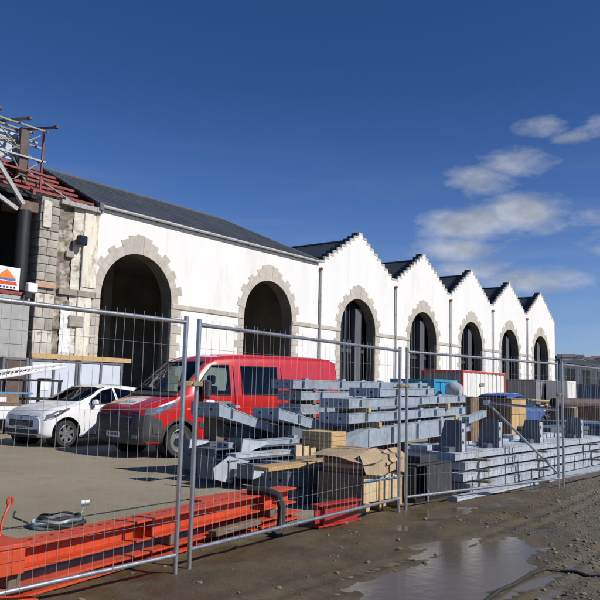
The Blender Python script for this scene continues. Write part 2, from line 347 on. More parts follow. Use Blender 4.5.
# ------------------------------------------------------------------ the stone hall
FY = 27.5; ZE = 9.57; ZS = 5.53; AR = 2.15; TH = .75
VAL = [37.43, 46.79, 55.70, 64.30, 72.80, 81.20]
ARC = [22.87, 32.56, 42.0, 51.2, 59.95, 68.5, 76.9]
hall = thing('stone_hall', 'long white rendered hall with seven stone arches and five stepped gables', 'building', (20.4, FY, 0))
edges = [20.42, 27.7] + VAL
wl = MB()
NA = 24
def wallpart(x0, x1, z0, z1):
    wl.add([(x0, FY, z0), (x1, FY, z0), (x1, FY, z1), (x0, FY, z1)], [(0, 1, 2, 3)])
    wl.add([(x0, FY+TH, z0), (x1, FY+TH, z0), (x1, FY+TH, z1), (x0, FY+TH, z1)], [(3, 2, 1, 0)])
ZT = 9.4
for i, xc in enumerate(ARC):
    x0, x1 = edges[i], edges[i+1]
    wallpart(x0, xc-AR, 0, ZT); wallpart(xc+AR, x1, 0, ZT)
    pts = [(xc-AR*math.cos(math.pi*k/NA), ZS+AR*math.sin(math.pi*k/NA)) for k in range(NA+1)]
    for k in range(NA):
        (a, za), (b, zb) = pts[k], pts[k+1]
        wl.add([(a, FY, za), (b, FY, zb), (b, FY, ZT), (a, FY, ZT)], [(0, 1, 2, 3)])
        wl.add([(a, FY+TH, za), (b, FY+TH, zb), (b, FY+TH, ZT), (a, FY+TH, ZT)], [(3, 2, 1, 0)])
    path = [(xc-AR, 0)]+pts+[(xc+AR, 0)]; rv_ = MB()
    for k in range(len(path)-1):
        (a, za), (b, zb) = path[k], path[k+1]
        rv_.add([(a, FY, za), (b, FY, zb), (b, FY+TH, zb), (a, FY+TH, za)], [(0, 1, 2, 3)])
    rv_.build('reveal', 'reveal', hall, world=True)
wl.box(20.42, VAL[0], FY, FY+TH, ZT, ZE)                # strip below the eaves
wl.add([(81.2, FY, 0), (81.2, FY+TH, 0), (81.2, FY+TH, ZT), (81.2, FY, ZT)], [(0, 1, 2, 3)])
wl.build('wall', 'render', hall, world=True)
# gables, course by course, each step end a dressed stone
NST = 9; SH = .285
stone_me = {}
def stone_block(w, h, d):
    k = (round(w, 2), round(h, 2), round(d, 2))
    if k not in stone_me:
        b = MB().box(-k[0]/2, k[0]/2, -k[2]/2, k[2]/2, -k[1]/2, k[1]/2, .018); stone_me[k] = b.mesh('stone_block', M['stone'])
    return stone_me[k]
def hall_stone(x, y, z, w, h, d, m=None, rot=(0, 0, 0)):
    return inst('stone', stone_block(w, h, d), hall, (x-20.4, y-FY, z), rot)
for g in range(5):
    x0, x1 = VAL[g], VAL[g+1]; xc = (x0+x1)/2; hw = (x1-x0)/2; sw = hw/(NST+.55)
    gb = MB(); ld2 = MB()
    for k in range(NST+1):
        w = hw-sw*k
        gb.box(xc-w+(.001 if k == 0 else 0), xc+w-(.001 if k == 0 else 0), FY, FY+.55, ZT+k*SH, ZT+(k+1)*SH)
        for s in (-1, 1):
            ww = min(sw*1.25, w)
            hall_stone(xc+s*(w-ww/2+.03), FY+.07, ZT+(k+1)*SH-.06, ww*.85, .16, .18)
            ld2.box(min(xc+s*(w+.02), xc+s*(w-ww)), max(xc+s*(w+.02), xc+s*(w-ww)), FY+.145, FY+.60, ZT+k*SH-.02, ZT+(k+1)*SH+.015-.0005*k)
    gb.build('gable', 'render', hall, world=True); ld2.build('step_shade_cladding', 'slate', hall, world=True)  # dark cladding added so the step sides look shaded
    zr = ZT+(NST+1)*SH-.42
    rf = MB()                                           # the two slopes behind the gable, with thickness
    sl = (zr-9.30)/hw
    for s in (-1, 1):
        a = (xc, zr); b = (xc+s*hw, 9.30)
        rf.add([(a[0], FY+.55, a[1]), (b[0], FY+.55, b[1]), (b[0], 34.6, b[1]), (a[0], 34.6, a[1]),
                (a[0], FY+.55, a[1]-.15), (b[0], FY+.55, b[1]-.15), (b[0], 34.6, b[1]-.15), (a[0], 34.6, a[1]-.15)],
               [(0, 1, 2, 3), (7, 6, 5, 4), (0, 4, 5, 1), (2, 6, 7, 3), (1, 5, 6, 2), (0, 3, 7, 4)])
    ro = rf.build('roof', 'slate', hall, world=True)
    MB().box(xc-.12, xc+.12, FY+.56, 34.6, zr-.02, zr+.06).build('ridge_capping', 'lead', ro, world=True)
    MB().prism([(x0, 9.25), (x1, 9.25), (xc, zr-.1)], 'y', 34.4, 34.55).build('rear_gable', 'slate', hall, world=True)
# hipped slate roof over the two left bays
rx0, rx1, ry, rz_ = 20.3, 32.9, 32.1, 11.98
ev = FY-.12; bk = 36.7
mr = MB()
V4 = [(rx0, ev, ZE), (VAL[0]-.15, ev, ZE), (VAL[0]-.15, bk, ZE), (rx0, bk, ZE), (rx0, ry, rz_), (rx1, ry, rz_)]
V4 += [(v[0], v[1], v[2]-.13) for v in V4]
mr.add(V4, [(0, 1, 5, 4), (1, 2, 5), (2, 3, 4, 5), (6, 10, 11, 7), (7, 11, 8), (8, 11, 10, 9), (0, 6, 7, 1), (1, 7, 8, 2), (2, 8, 9, 3), (0, 4, 10, 6), (3, 9, 10, 4)])
ro = mr.build('roof', 'slate', hall, world=True)
MB().tube([(rx0, ry, rz_+.02), (rx1, ry, rz_+.02)], .09, 6).build('ridge_capping', 'lead', ro, world=True)
MB().tube([(rx1, ry, rz_+.02), (VAL[0]-.2, ev+.05, ZE+.03)], .07, 6).build('hip_capping', 'lead', ro, world=True)
nsl = 9                                                 # slate courses on the slope that shows, each a thin lapped strip
for k in range(nsl):
    a, b = k/nsl, (k+1)/nsl
    def sp(t, x): return (x, ev+(ry-ev)*t, ZE+(rz_-ZE)*t)
    xr = lambda t: VAL[0]-.15+(rx1-VAL[0]+.15)*t
    c = MB(); p = [sp(a, rx0+.02), sp(a, xr(a)-.03), sp(b, xr(b)-.03), sp(b, rx0+.02)]
    q = [(v[0], v[1], v[2]+(.04 if i < 2 else .02)) for i, v in enumerate(p)]
    c.hexa(p+q).build('slate_course', 'slate', ro, world=True)
MB().box(20.42, VAL[0]-.2, FY-.06, FY-.001, ZE-.26, ZE-.15, .01).build('cornice', 'render', hall, world=True)
MB().tube([(20.3, FY-.19, ZE-.08), (VAL[0]-.15, FY-.19, ZE-.08)], .075, 8).build('gutter', 'zinc', hall, world=True)
# string course at the springing of the arches, in pieces between the openings
sx = [20.42]+[v for xc in ARC for v in (xc-AR-.02, xc+AR+.02)]+[81.2]
for i in range(0, len(sx), 2):
    a, b = sx[i], sx[i+1]; n = max(1, round((b-a)/1.5)); w = (b-a)/n
    for k in range(n):
        hall_stone(a+(k+.5)*w, FY+.02, ZS-.12, w-.006, .25, .16)
# arch surrounds: toothed dressed stones round each opening
def vous(a0, a1, ri, ro_, d):
    b = MB(); n = 3; vs = []; fs = []
    for k in range(n+1):
        a = a0+(a1-a0)*k/n
        for r_, y in ((ri, -d), (ro_, -d), (ro_, .02), (ri, .02)): vs.append((r_*math.cos(a), y, r_*math.sin(a)))
    for k in range(n):
        for j in range(4): fs.append((k*4+j, k*4+(j+1) % 4, (k+1)*4+(j+1) % 4, (k+1)*4+j))
    fs += [(0, 1, 2, 3), (n*4+3, n*4+2, n*4+1, n*4)]
    me = b.add(vs, fs).mesh('voussoir', M['stone'])
    bm = bmesh.new(); bm.from_mesh(me); bmesh.ops.recalc_face_normals(bm, faces=bm.faces[:]); bm.to_mesh(me); bm.free(); return me
NV = 19; vme = []
for k in range(NV):
    a0 = math.pi*k/NV+.0012; a1 = math.pi*(k+1)/NV-.0012
    mid = abs(k-(NV-1)/2)
    ro_ = AR+.44+.03*math.sin(k*2.3)
    if mid == 0: ro_ = AR+.93
    elif mid <= 1: ro_ = AR+.87
    elif mid <= 2: ro_ = AR+.72
    elif k in (1, 3, 5, 13, 15, 17): ro_ = AR+.66+.06*math.sin(k*1.7)
    vme.append(vous(a0, a1, AR-.012, ro_, .016+.004*(k % 3)))
jm = [stone_block(.48, .40, .2), stone_block(.82, .40, .2)]
for xc in ARC:
    for k in range(NV): inst('stone', vme[k], hall, (xc-20.4, 0, ZS))
    for s in (-1, 1):
        for k in range(13):
            w = (.46, .68+.05*((k*5+int(xc)) % 3-1))[(k+(s > 0)) % 2]
            z = ZS-.26-.41*(k+.5)
            if z < .2: break
            inst('stone', stone_block(w, .40, .2), hall, (xc+s*(AR-.012+w/2)-20.4, .080-.003*(k % 3), z))
# doors and glazing set back in the gabled bays; the two left arches stand open
for i, xc in enumerate(ARC[2:]):
    gy = FY+TH+.12
    pts = [(xc-AR-.1, 0)]+[(xc-(AR+.1)*math.cos(math.pi*k/18), ZS+(AR+.1)*math.sin(math.pi*k/18)) for k in range(19)]+[(xc+AR+.1, 0)]
    gl = MB().prism(pts, 'y', gy+.06, gy+.08).build('glazing', 'bglass', hall, world=True)
    fr = MB(); fr.box(xc-AR, xc+AR, gy-.04, gy+.06, 4.05, 4.3).build('transom', 'frame', gl, world=True)
    for k, t in enumerate((-1.5, -.95, -.4, .15)):
        hgt = ZS+math.sqrt(max(0, AR*AR-t*t))
        MB().box(xc+t-.05, xc+t+.05, gy-.03, gy+.055, .0, hgt).build('mullion', 'frame' if k % 2 else 'innerpier', gl, world=True)
    MB().box(xc+.45, xc+1.2, gy-.3, gy+.05, 0, ZS+1.55).build('inner_pier', 'innerpier', hall, world=True)
# interior shell: back wall, ceiling, cross walls and pillars
shell = MB()
shell.box(18.6, 81.1, 41, 41.3, 0, 9.2); shell.box(18.6, 81.1, FY+TH+.01, 41, 9.05, 9.2)
shell.box(80.7, 81.15, FY+TH+.01, 41, 0, 9.0); shell.box(37.2, 37.6, FY+TH+.01, 41, 0, 9.0); shell.box(18.6, 18.9, FY+TH+.3, 41, 0, 9.0)
shell.build('interior_wall', 'inner', hall, world=True)
for x in (21.2, 26.6, 31.4, 35.6): MB().box(x, x+.6, 35, 35.6, 0, 9.0).build('interior_pillar', 'inner', hall, world=True)
# downpipes at the valleys
for x in VAL[:5]:
    dp = MB().tube([(x, FY-.12, .05), (x, FY-.12, 9.0)], .07, 8).build('downpipe', 'zinc', hall, world=True, smooth=True)
    MB().box(x-.10, x+.10, FY-.22, FY-.005, 9.0, 9.16, .02).build('hopper', 'redcap', dp, world=True)
    for z in (2.2, 4.6, 7.0): MB().tube([(x, FY-.12, z), (x, FY-.12, z+.08)], .085, 8).build('bracket', 'zinc', dp, world=True)
nb = MB().box(79.6, 81.6, FY-.16, FY-.10, 2.55, 3.25, .01)
tag(nb.build('notice_board', 'whiteplastic'), 'white notice board on far corner of the hall', 'sign')

# ------------------------------------------------------------------ torn-open left end of the hall
pier = thing('stone_pier', 'squared stone pier at the broken left end of the hall', 'pier', (17.9, FY, 0))
z = 0; k = 0
MB().box(17.50, 18.28, FY+.03, FY+1.2, .01, 9.1).build('core', 'stone_dk', pier, world=True)
pme = {}
def pier_block(w, h, mname):
    if (w, h, mname) not in pme: pme[(w, h, mname)] = MB().box(-w/2, w/2, -.6, .6, -h/2, h/2, .02).mesh('pier_block', M[mname])
    return pme[(w, h, mname)]
while z < 9.0:
    h = .36 if z > 5.6 else .52
    mname = 'stone_dk' if z > 5.6 else ('oldrender', 'stone_dk', 'stone')[k % 3]
    split = (.42, .52, .36)[k % 3]
    for (a, b) in ((17.43, 17.43+split), (17.43+split+.015, 18.35)):
        inst('stone', pier_block(round(b-a, 3), h-.02, mname), pier, ((a+b)/2-17.9, .59-.02*((k*7) % 3), z+h/2))
    z += h; k += 1
MB().box(17.34, 18.3, FY-.16, FY-.045, 5.42, 5.66, .02).build('cap_stone', 'stone_pink', pier, world=True)
MB().box(17.5, 17.9, FY-.12, FY-.03, 8.0, 9.15, .02).build('coping', 'oldrender', pier, world=True)
stub = thing('wall_stub', 'patchy wall of bare rubble and old plaster beside the first arch', 'wall', (19.3, FY, 0))
def rough_wall(x0, x1, z0, z1, y, mname, amp, name):
    b = MB(); nx_, nz_ = max(4, int((x1-x0)/.11)), int((z1-z0)/.11); vs = []
    for j in range(nz_+1):
        for i in range(nx_+1):
            x = x0+(x1-x0)*i/nx_; zz = z0+(z1-z0)*j/nz_
            c = noise.cell(Vector((x*3.2+(.5 if int(zz*4) % 2 else 0), 0, zz*4)))
            vs.append((x, y+amp*noise.fractal(Vector((x*2.5, 4, zz*3.2)), 1, 2, 3)+amp*.8*c, zz))
    fs = [(j*(nx_+1)+i, j*(nx_+1)+i+1, (j+1)*(nx_+1)+i+1, (j+1)*(nx_+1)+i) for j in range(nz_) for i in range(nx_)]
    return b.add(vs, fs).build(name, mname, stub, world=True, fix=False)
MB().box(18.40, 20.41, FY+.16, FY+1.0, 0, 9.15).build('core', 'rubble', stub, world=True)
rough_wall(18.38, 19.55, 0, 9.2, FY+.06, 'rubble', .07, 'rubble_face')
rough_wall(19.1, 20.41, 0, 9.2, FY+.005, 'oldrender', .03, 'plaster_face')
rough_wall(18.7, 19.3, 0.0, 4.6, FY-.01, 'render', .03, 'plaster_patch')
MB().box(19.62, 20.40, FY-.055, FY+.05, 5.7, 9.2, .02).build('plaster_band', 'cream', stub, world=True)
MB().box(19.5, 20.2, FY-.06, FY+.03, 0, 5.3, .02).build('plaster_band', 'cream', stub, world=True)
for k in range(2): MB().box(18.5+.95*k, 19.43+.95*k, FY-.10, FY+.04, ZS-.28, ZS+.0, .02).build('ledge_stone', 'stone_dk', stub, world=True)
for (x, zz, w, h) in ((19.1, 3.9, .75, .5), (18.75, 6.9, .4, .3), (19.15, 7.5, .5, .25)): MB().box(x, x+w, FY-.11, FY+.05, zz, zz+h, .03).build('stone', 'stone_dk', stub, world=True)
cap = MB(); n = 12
for k in range(n):
    x = 18.3+2.2*k/n; cap.box(x, x+2.2/n-.004, FY-.22+.08*noise.noise(Vector((x*4, 0, 0))), FY+1.0, 9.16, 9.36+.12*noise.noise(Vector((x*3, 1, 0))))
cap.build('broken_cement_cap', 'concrete', stub, world=True)
MB().box(20.2, 20.44, FY-.3, FY-.06, 9.25, 9.62, .02).build('gutter_end', 'lead', stub, world=True)
# flood light on the stub
fl = thing('flood_light', 'small black flood light on the rubble wall', 'lamp', (19.3, FY-.1, 7.7))
MB().box(-.22, .22, -.42, -.12, -.22, .2, .05).build('housing', 'black', fl); MB().box(-.17, .17, -.428, -.41, -.17, .14).build('lens', 'bglass', fl)
MB().tube([(0, .0, .1), (0, -.25, .0)], .04, 6).build('arm', 'black', fl)
MB().tube([(.25, .05, -.1), (.28, .06, -3.2)], .02, 5).build('cable', 'black', fl)
# gutted shed to the left: inner walls coloured black for shade, roof steel, lantern frame, block wall
shed = thing('gutted_shed', 'gutted roofless shed with black interior left of the hall', 'building', (13, FY, 0))
s_ = MB(); s_.box(2, 17.3, 37, 37.3, 0, 11.8); s_.box(2, 17.3, 28.2, 37, 8.85, 9.0); s_.box(2, 2.3, FY, 37, 0, 9); s_.box(17.3, 17.42, FY+1.2, 37, 0, 11.2)
s_.build('interior_wall', 'shade_black', shed, world=True)
MB().tube([(16.85, FY+.35, 4.9), (16.85, FY+.35, 8.6)], .32, 14).build('duct', 'black', shed, world=True, smooth=True)
MB().box(16.2, 17.4, FY+.1, FY+1.0, 8.55, 9.0, .03).build('lintel', 'timber_dk', shed, world=True)
MB().hexa([(8, 27.75, 9.2), (20.2, 27.75, 9.2), (20.2, 31.9, 11.5), (8, 31.9, 11.5), (8, 27.75, 9.28), (20.2, 27.75, 9.28), (20.2, 31.9, 11.58), (8, 31.9, 11.58)]).build('shade_backing', 'shade_black', shed, world=True)  # dark sheet added to stand for the shaded void under the purlins
for i in range(6):                                     # red purlins running along the roof
    t = i/5; y_ = 27.7+t*3.8; zz = 9.50+t*2.12
    MB().box(12, 20.25-.02*i-.35*(i % 2), y_, y_+.08, zz, zz+.12, .01).build('purlin', 'redsteel', shed, world=True)
for x in (13.4, 15.2, 17.0, 18.6):
    MB().hexa([(x, 27.5, 9.3), (x+.14, 27.5, 9.3), (x+.14, 31.8, 11.6), (x, 31.8, 11.6), (x, 27.5, 9.5), (x+.14, 27.5, 9.5), (x+.14, 31.8, 11.8), (x, 31.8, 11.8)]).build('rafter', 'timber_old' if x > 17 else 'redsteel', shed, world=True)
for (a, b) in (((14.9, 27.4, 10.7), (16.55, 27.4, 8.75)), ((14.3, 27.45, 9.4), (16.3, 27.45, 8.5))):
    MB().tube([a, b], .11, 4).build('strut', 'zinc', shed, world=True)
for (x, y_) in ((17.75, 28.2), (17.2, 28.6), (15.4, 28.2), (17.5, 30.0), (14.2, 28.6), (16.4, 29.3)):
    MB().box(x, x+.08, y_, y_+.08, 9.7, 12.35, .01).build('post', 'redsteel' if x > 17.3 else 'timber_old', shed, world=True)
for (y_, zz, mname) in ((28.15, 12.35, 'timber_old'), (29.2, 12.5, 'timber_old'), (30.6, 12.85, 'timber_old'), (28.2, 11.0, 'zinc'), (28.6, 11.7, 'timber_old'), (28.9, 12.0, 'zinc'), (28.15, 10.4, 'redsteel')):
    MB().box(10, 17.95, y_, y_+.07, zz, zz+.08, .01).build('rail', mname, shed, world=True)
for x in (13.8, 15.2, 16.55, 17.85):
    cb = MB().hexa([(x, 27.6, 12.43), (x+.10, 27.6, 12.43), (x+.10, 31.0, 12.98), (x, 31, 12.98), (x, 27.6, 12.53), (x+.10, 27.6, 12.53), (x+.10, 31, 13.08), (x, 31, 13.08)]).build('cross_beam', 'timber_old' if x < 17 else 'redsteel', shed, world=True)
    MB().box(x-.02, x+.12, 27.4, 27.6, 12.40, 12.54, .02).build('end_cap', 'brownp', cb, world=True)
for (x0, z0, x1, z1) in ((17.2, 9.9, 16.4, 11.0), (16.6, 10.0, 17.75, 11.0), (15.2, 10.0, 16.2, 11.0), (14.4, 11.0, 16.4, 11.7), (15.6, 11.7, 17.7, 11.0), (13, 11.0, 15.4, 12.35), (15.4, 12.35, 17.2, 11.05), (14.6, 12.3, 13.2, 11.1), (16.2, 11.1, 17.7, 12.2)):
    MB().tube([(x0, 28.35, z0), (x1, 28.35, z1)], .03, 5).build('diagonal', 'timber_old', shed, world=True)
for x in (12.6, 14.3, 15.8): MB().box(x, x+1.1, 28.75, 28.79, 10.9, 12.1, .005).build('panel', 'polycarb', shed, world=True)
MB().box(16.75, 17.15, 28.3, 28.5, 10.2, 12.3, .02).build('hanging_sheet', 'brownp', shed, world=True)
bw = thing('block_wall', 'grey concrete infill wall below the shed opening', 'wall', (14, FY-.2, 0))
for r_ in range(5):
    for c_ in range(4):
        x0 = 9.1+c_*2.0; MB().box(x0, x0+1.99, FY-.22, FY+.05, r_*.99+.003, r_*.99+.985, .012).build('panel', 'concrete', bw, world=True)
MB().box(9.1, 17.1, FY-.26, FY+.02, 4.955, 5.10, .01).build('red_capping', 'redsteel', bw, world=True)
sg = thing('site_sign', 'white contractor sign with orange roof emblem above the block wall', 'sign', (15.9, FY-.3, 5.12))
MB().box(-.75, .60, 0, .04, .02, .92, .005).build('board', 'whiteplastic', sg)
MB().prism([(-.42, .46), (.42, .46), (.02, .84)], 'y', -.008, -.001).build('emblem', 'inkor', sg)
MB().prism([(-.62, .20), (.5, .20), (.46, .34), (-.5, .34)], 'y', -.008, -.001).build('red_band', 'inkred', sg)
MB().box(-.45, .42, -.008, -.001, .37, .45).build('blue_band', 'inkblue', sg)
for k in range(7): MB().box(-.55+.15*k, -.47+.15*k, -.008, -.001, .07, .14).build('lettering', 'ink', sg)
lb = thing('bulkhead_lamp', 'small white box lamp on the block wall corner', 'lamp', (17.0, FY-.26, 5.12))
MB().box(-.22, .24, -.25, .0, -.02, .38, .04).build('housing', 'whiteplastic', lb); MB().box(-.32, -.0, -.22, .03, -.26, -.03, .03).build('junction_box', 'black', lb)

# ------------------------------------------------------------------ vehicles
def interp(st, x):
    if x <= st[0][0]: return st[0]
    for a, b in zip(st, st[1:]):
        if x <= b[0]:
            t = (x-a[0])/(b[0]-a[0]); return tuple(p+(q-p)*t for p, q in zip(a, b))
    return st[-1]
def chaikin(p, n):
    for _ in range(n):
        q = [p[0]]
        for a, b in zip(p, p[1:]):
            q += [(a[0]*.75+b[0]*.25, a[1]*.75+b[1]*.25), (a[0]*.25+b[0]*.75, a[1]*.25+b[1]*.75)]
        p = q+[p[-1]]
    return p
def profile(s):                                        # station: x, zb, zt, w, belt, wt
    x, zb, zt, w, belt, wt = s
    b = min(belt, zt-.10); H = zt-zb
    r_ = min(.13, .35*(zt-b))
    half = [(0, zb), (w*.82, zb), (w*.97, zb+.05), (w, zb+.28*(b-zb)), (w, zb+.62*(b-zb)), (w*.988, b), ((w*.975+wt)/2+.012, (b+zt-r_)/2), (wt, zt-r_), (wt-.5*r_, zt-.03), (wt*.6, zt+.005), (0, zt+.02)]
    h = chaikin(half, 2)
    return h+[(-y, z) for (y, z) in h[-2:0:-1]]
def body_mesh(st, n=84):
    xs_ = sorted(set([s[0] for s in st]+[st[0][0]+(st[-1][0]-st[0][0])*i/n for i in range(n+1)]))
    # smoothed station parameters
    def par(x):
        acc = [0]*6
        for d in (-.05, -.025, 0, .025, .05):
            q = interp(st, x+d)
            for i in range(6): acc[i] += q[i]/5
        acc[0] = x; return acc
    rings = [profile(par(x) if st[1][0] < x < st[-2][0] else interp(st, x)) for x in xs_]
    b = MB(); k = len(rings[0])
    for x, r_ in zip(xs_, rings): b.v += [(x, y, z) for (y, z) in r_]
    for i in range(len(xs_)-1):
        for j in range(k): b.f.append((i*k+j, i*k+(j+1) % k, (i+1)*k+(j+1) % k, (i+1)*k+j))
    b.f.append(tuple(range(k-1, -1, -1))); b.f.append(tuple((len(xs_)-1)*k+j for j in range(k)))
    return b
class Vehicle:
    def __init__(s, root, st, paint, wheels, wr, ww, half, cabin, wins):
        s.root = root; b = body_mesh(st)
        s.body = b.build('body', paint, root, smooth=True)
        bm = bmesh.new(); bm.from_mesh(s.body.data); s.bvh = BVHTree.FromBMesh(bm); bm.free()
        cut = MB()
        for (x, z) in wheels:
            for sd_ in (-1, 1):
                n = 32; vs = []
                for yy in (sd_*(half-.34), sd_*(half+.2)): vs += [(x+(wr+.065)*math.cos(2*math.pi*i/n), yy, z+.01+(wr+.065)*math.sin(2*math.pi*i/n)) for i in range(n)]
                cut.add(vs, [tuple(range(n)), tuple(range(n, 2*n))]+[(i, (i+1) % n, n+(i+1) % n, n+i) for i in range(n)])
        cos = []
        for c_, mn in [(cut, 'black'), (body_mesh(cabin, 30), 'seat')]+[(w_, paint) for w_ in wins]:
            co = c_.build('cutter', mn); co.matrix_world = MW[root.name]; cos.append(co)
            md = s.body.modifiers.new('cut', 'BOOLEAN'); md.object = co; md.operation = 'DIFFERENCE'; md.solver = 'EXACT'; md.material_mode = 'TRANSFER'
        bpy.context.view_layer.update()
        dg = bpy.context.evaluated_depsgraph_get(); me = bpy.data.meshes.new_from_object(s.body.evaluated_get(dg))
        s.body.modifiers.clear(); old = s.body.data; s.body.data = me; bpy.data.meshes.remove(old)
        me.set_sharp_from_angle(angle=R(34)); s.wr = wr; s.half = half
        for co in cos: bpy.data.objects.remove(co)
        for (x, z) in wheels:
            for sd_ in (-1, 1):
                wl_ = MB().lathe_y([(wr+.055, sd_*(half-.015)), (wr+.055, sd_*(half-.33)), (.03, sd_*(half-.335))], x, z+.01, 28).build('wheel_well', 'black', root)
    def patch(s, name, m, fn, d, nu=8, nv=6, off=.006, parent=None, smooth=True, skirt=True):
        d = Vector(d).normalized(); vs = []
        for j in range(nv+1):
            for i in range(nu+1):
                o = Vector(fn(i/nu, j/nv)); h, nrm, _, _ = s.bvh.ray_cast(o, d)
                if h is None: h, nrm, _, _ = s.bvh.find_nearest(o)
                if nrm.dot(d) > 0: nrm = -nrm
                vs.append(h+nrm*off)
        fs = [(j*(nu+1)+i, j*(nu+1)+i+1, (j+1)*(nu+1)+i+1, (j+1)*(nu+1)+i) for j in range(nv) for i in range(nu)]
        if skirt:
            ring = [i for i in range(nu+1)]+[j*(nu+1)+nu for j in range(1, nv+1)]+[nv*(nu+1)+i for i in range(nu-1, -1, -1)]+[j*(nu+1) for j in range(nv-1, 0, -1)]
            o = len(vs); vs += [vs[i]+d*(off+.008) for i in ring]; n = len(ring)
            fs += [(ring[i], ring[(i+1) % n], o+(i+1) % n, o+i) for i in range(n)]
        return MB().add(vs, fs).build(name, m, parent or s.root, smooth=smooth)
    def quad_side(s, side, pb, pt):                     # bottom and top polylines in (x, z)
        def ev(p, u):
            t = u*(len(p)-1); i = min(int(t), len(p)-2); f = t-i
            return (p[i][0]*(1-f)+p[i+1][0]*f, p[i][1]*(1-f)+p[i+1][1]*f)
        def fn(u, v):
            a, b = ev(pb, u), ev(pt, u); return (a[0]*(1-v)+b[0]*v, side*3, a[1]*(1-v)+b[1]*v)
        return fn
    def wheel(s, x, side, z, w=.2, spokes=5, rim='alloy'):
        r_ = s.wr; y1 = side*(s.half-.012); y0 = side*(s.half-w-.012); S_ = lambda t: y0+(y1-y0)*t
        wh = MB().lathe_y([(r_*.62, S_(.05)), (r_*.9, S_(0)), (r_, S_(.12)), (r_, S_(.88)), (r_*.93, S_(1)), (r_*.66, S_(.97)), (r_*.62, S_(.8))], x, z, 36).build('wheel', 'tyre', s.root, smooth=True)
        MB().lathe_y([(.01, S_(.62)), (r_*.58, S_(.6)), (r_*.64, S_(.9)), (r_*.67, S_(.95))], x, z, 36).build('rim_dish', 'black' if spokes else rim, wh, smooth=True)
        if spokes:
            for k in range(spokes):
                a = 2*math.pi*k/spokes+.3; c, sn = math.cos(a), math.sin(a); b = MB(); vs = []
                for rr, hw_, dp in ((.05, .045, .93), (r_*.63, .034, .97)):
                    for q, yy in ((-hw_, dp), (hw_, dp), (hw_, dp-.25), (-hw_, dp-.25)): vs.append((x+rr*c-q*sn, S_(yy), z+rr*sn+q*c))
                b.hexa(vs).build('spoke', rim, wh)
        MB().lathe_y([(.001, S_(.99)), (.05, S_(.99)), (.065, S_(.9)), (.07, S_(.7))], x, z, 18).build('hub_cap', rim, wh, smooth=True)
        MB().lathe_y([(r_*.63, S_(.96)), (r_*.66, S_(1.0)), (r_*.69, S_(.965))], x, z, 36).build('rim_edge', rim, wh, smooth=True)
    def trail(s, name, m, pts, d, r_=.006, parent=None):  # pts: ray origins, thrown along d
        out = []
        for p in pts:
            h, nrm, _, _ = s.bvh.ray_cast(Vector(p), Vector(d).normalized())
            if h is not None: out.append(h+nrm*(.001 if nrm.dot(Vector(d)) < 0 else -.001))
        if len(out) > 1: return MB().tube(out, r_, 5).build(name, m, parent or s.root)
    def line(s, name, m, pts, side, r_=.008):          # a trim or shut line following the flank
        out = []
        for (x, z) in pts:
            h, nrm, _, _ = s.bvh.ray_cast(Vector((x, side*3, z)), Vector((0, -side, 0)))
            if h is not None: out.append(h+nrm*.001*(1 if nrm.y*side > 0 else -1))
        return MB().tube(out, r_, 5).build(name, m, s.root)

# red panel van
van = thing('van', 'red panel van with black bumper behind the stacked grey beams', 'van', (10.08, 12.64, 0), R(-8.0))
vst = [(0, .33, .72, .66, 1.2, .60), (.03, .29, .86, .80, 1.2, .70), (.10, .26, .98, .90, 1.2, .78), (.22, .25, 1.07, .955, 1.2, .82), (.5, .25, 1.17, .995, 1.22, .84), (.80, .25, 1.27, 1.01, 1.24, .86),
       (.98, .25, 1.38, 1.02, 1.25, .88), (1.3, .25, 1.70, 1.02, 1.25, .86), (1.68, .25, 2.03, 1.02, 1.25, .84), (1.95, .25, 2.15, 1.02, 1.25, .84), (2.4, .25, 2.20, 1.02, 1.25, .85), (3.6, .25, 2.245, 1.02, 1.25, .86),
       (5.68, .25, 2.27, 1.02, 1.25, .86), (5.82, .27, 2.22, 1.01, 1.25, .84), (5.89, .30, 2.10, .97, 1.25, .80)]
vcab = [(1.22, .80, 1.50, .93, 1.2, .78), (1.68, .62, 1.94, .95, 1.2, .77), (2.0, .62, 2.08, .95, 1.2, .77), (2.5, .62, 2.13, .95, 1.2, .78), (5.5, .62, 2.17, .95, 1.2, .78), (5.7, .62, 2.14, .94, 1.2, .77)]
VW1 = ([(1.35, 1.33), (1.9, 1.31), (2.28, 1.31)], [(1.52, 1.62), (1.83, 1.95), (2.28, 1.97)]); VW2 = ([(2.62, 1.33), (3.72, 1.33)], [(2.62, 1.96), (3.72, 1.97)])
def side_cut(w): return MB().prism(w[0]+w[1][::-1], 'y', -1.6, 1.6)
def screen_cut(y0, z0, y1, z1, xa, xb): return MB().prism([(-y0, z0), (y0, z0), (y1, z1), (-y1, z1)], 'x', xa, xb)
v = Vehicle(van, vst, 'redpaint', ((.95, .345), (4.85, .345)), .345, .22, 1.02, vcab, [side_cut(VW1), side_cut(VW2), screen_cut(.86, 1.36, .74, 2.0, -1, 2.2), screen_cut(.7, 1.4, .62, 1.9, 5.0, 7)])
MB().box(1.15, 1.62, -.90, .90, 1.0, 1.30, .05).build('dashboard', 'plastic', van)
for yy in (-.5, .1, .52):
    se = MB().box(2.02, 2.16, yy-.22, yy+.22, .9, 1.50, .04).build('seat', 'seat', van); MB().box(2.05, 2.15, yy-.12, yy+.12, 1.54, 1.74, .03).build('headrest', 'seat', se)
MB().tube([(1.72+.10*math.sin(2*math.pi*i/20), -.5+.19*math.cos(2*math.pi*i/20), 1.28+.15*math.sin(2*math.pi*i/20)) for i in range(21)], .014, 6).build('steering_wheel', 'black', van)
MB().box(2.40, 2.43, -.9, .9, .7, 1.40).build('bulkhead', 'seat', van)
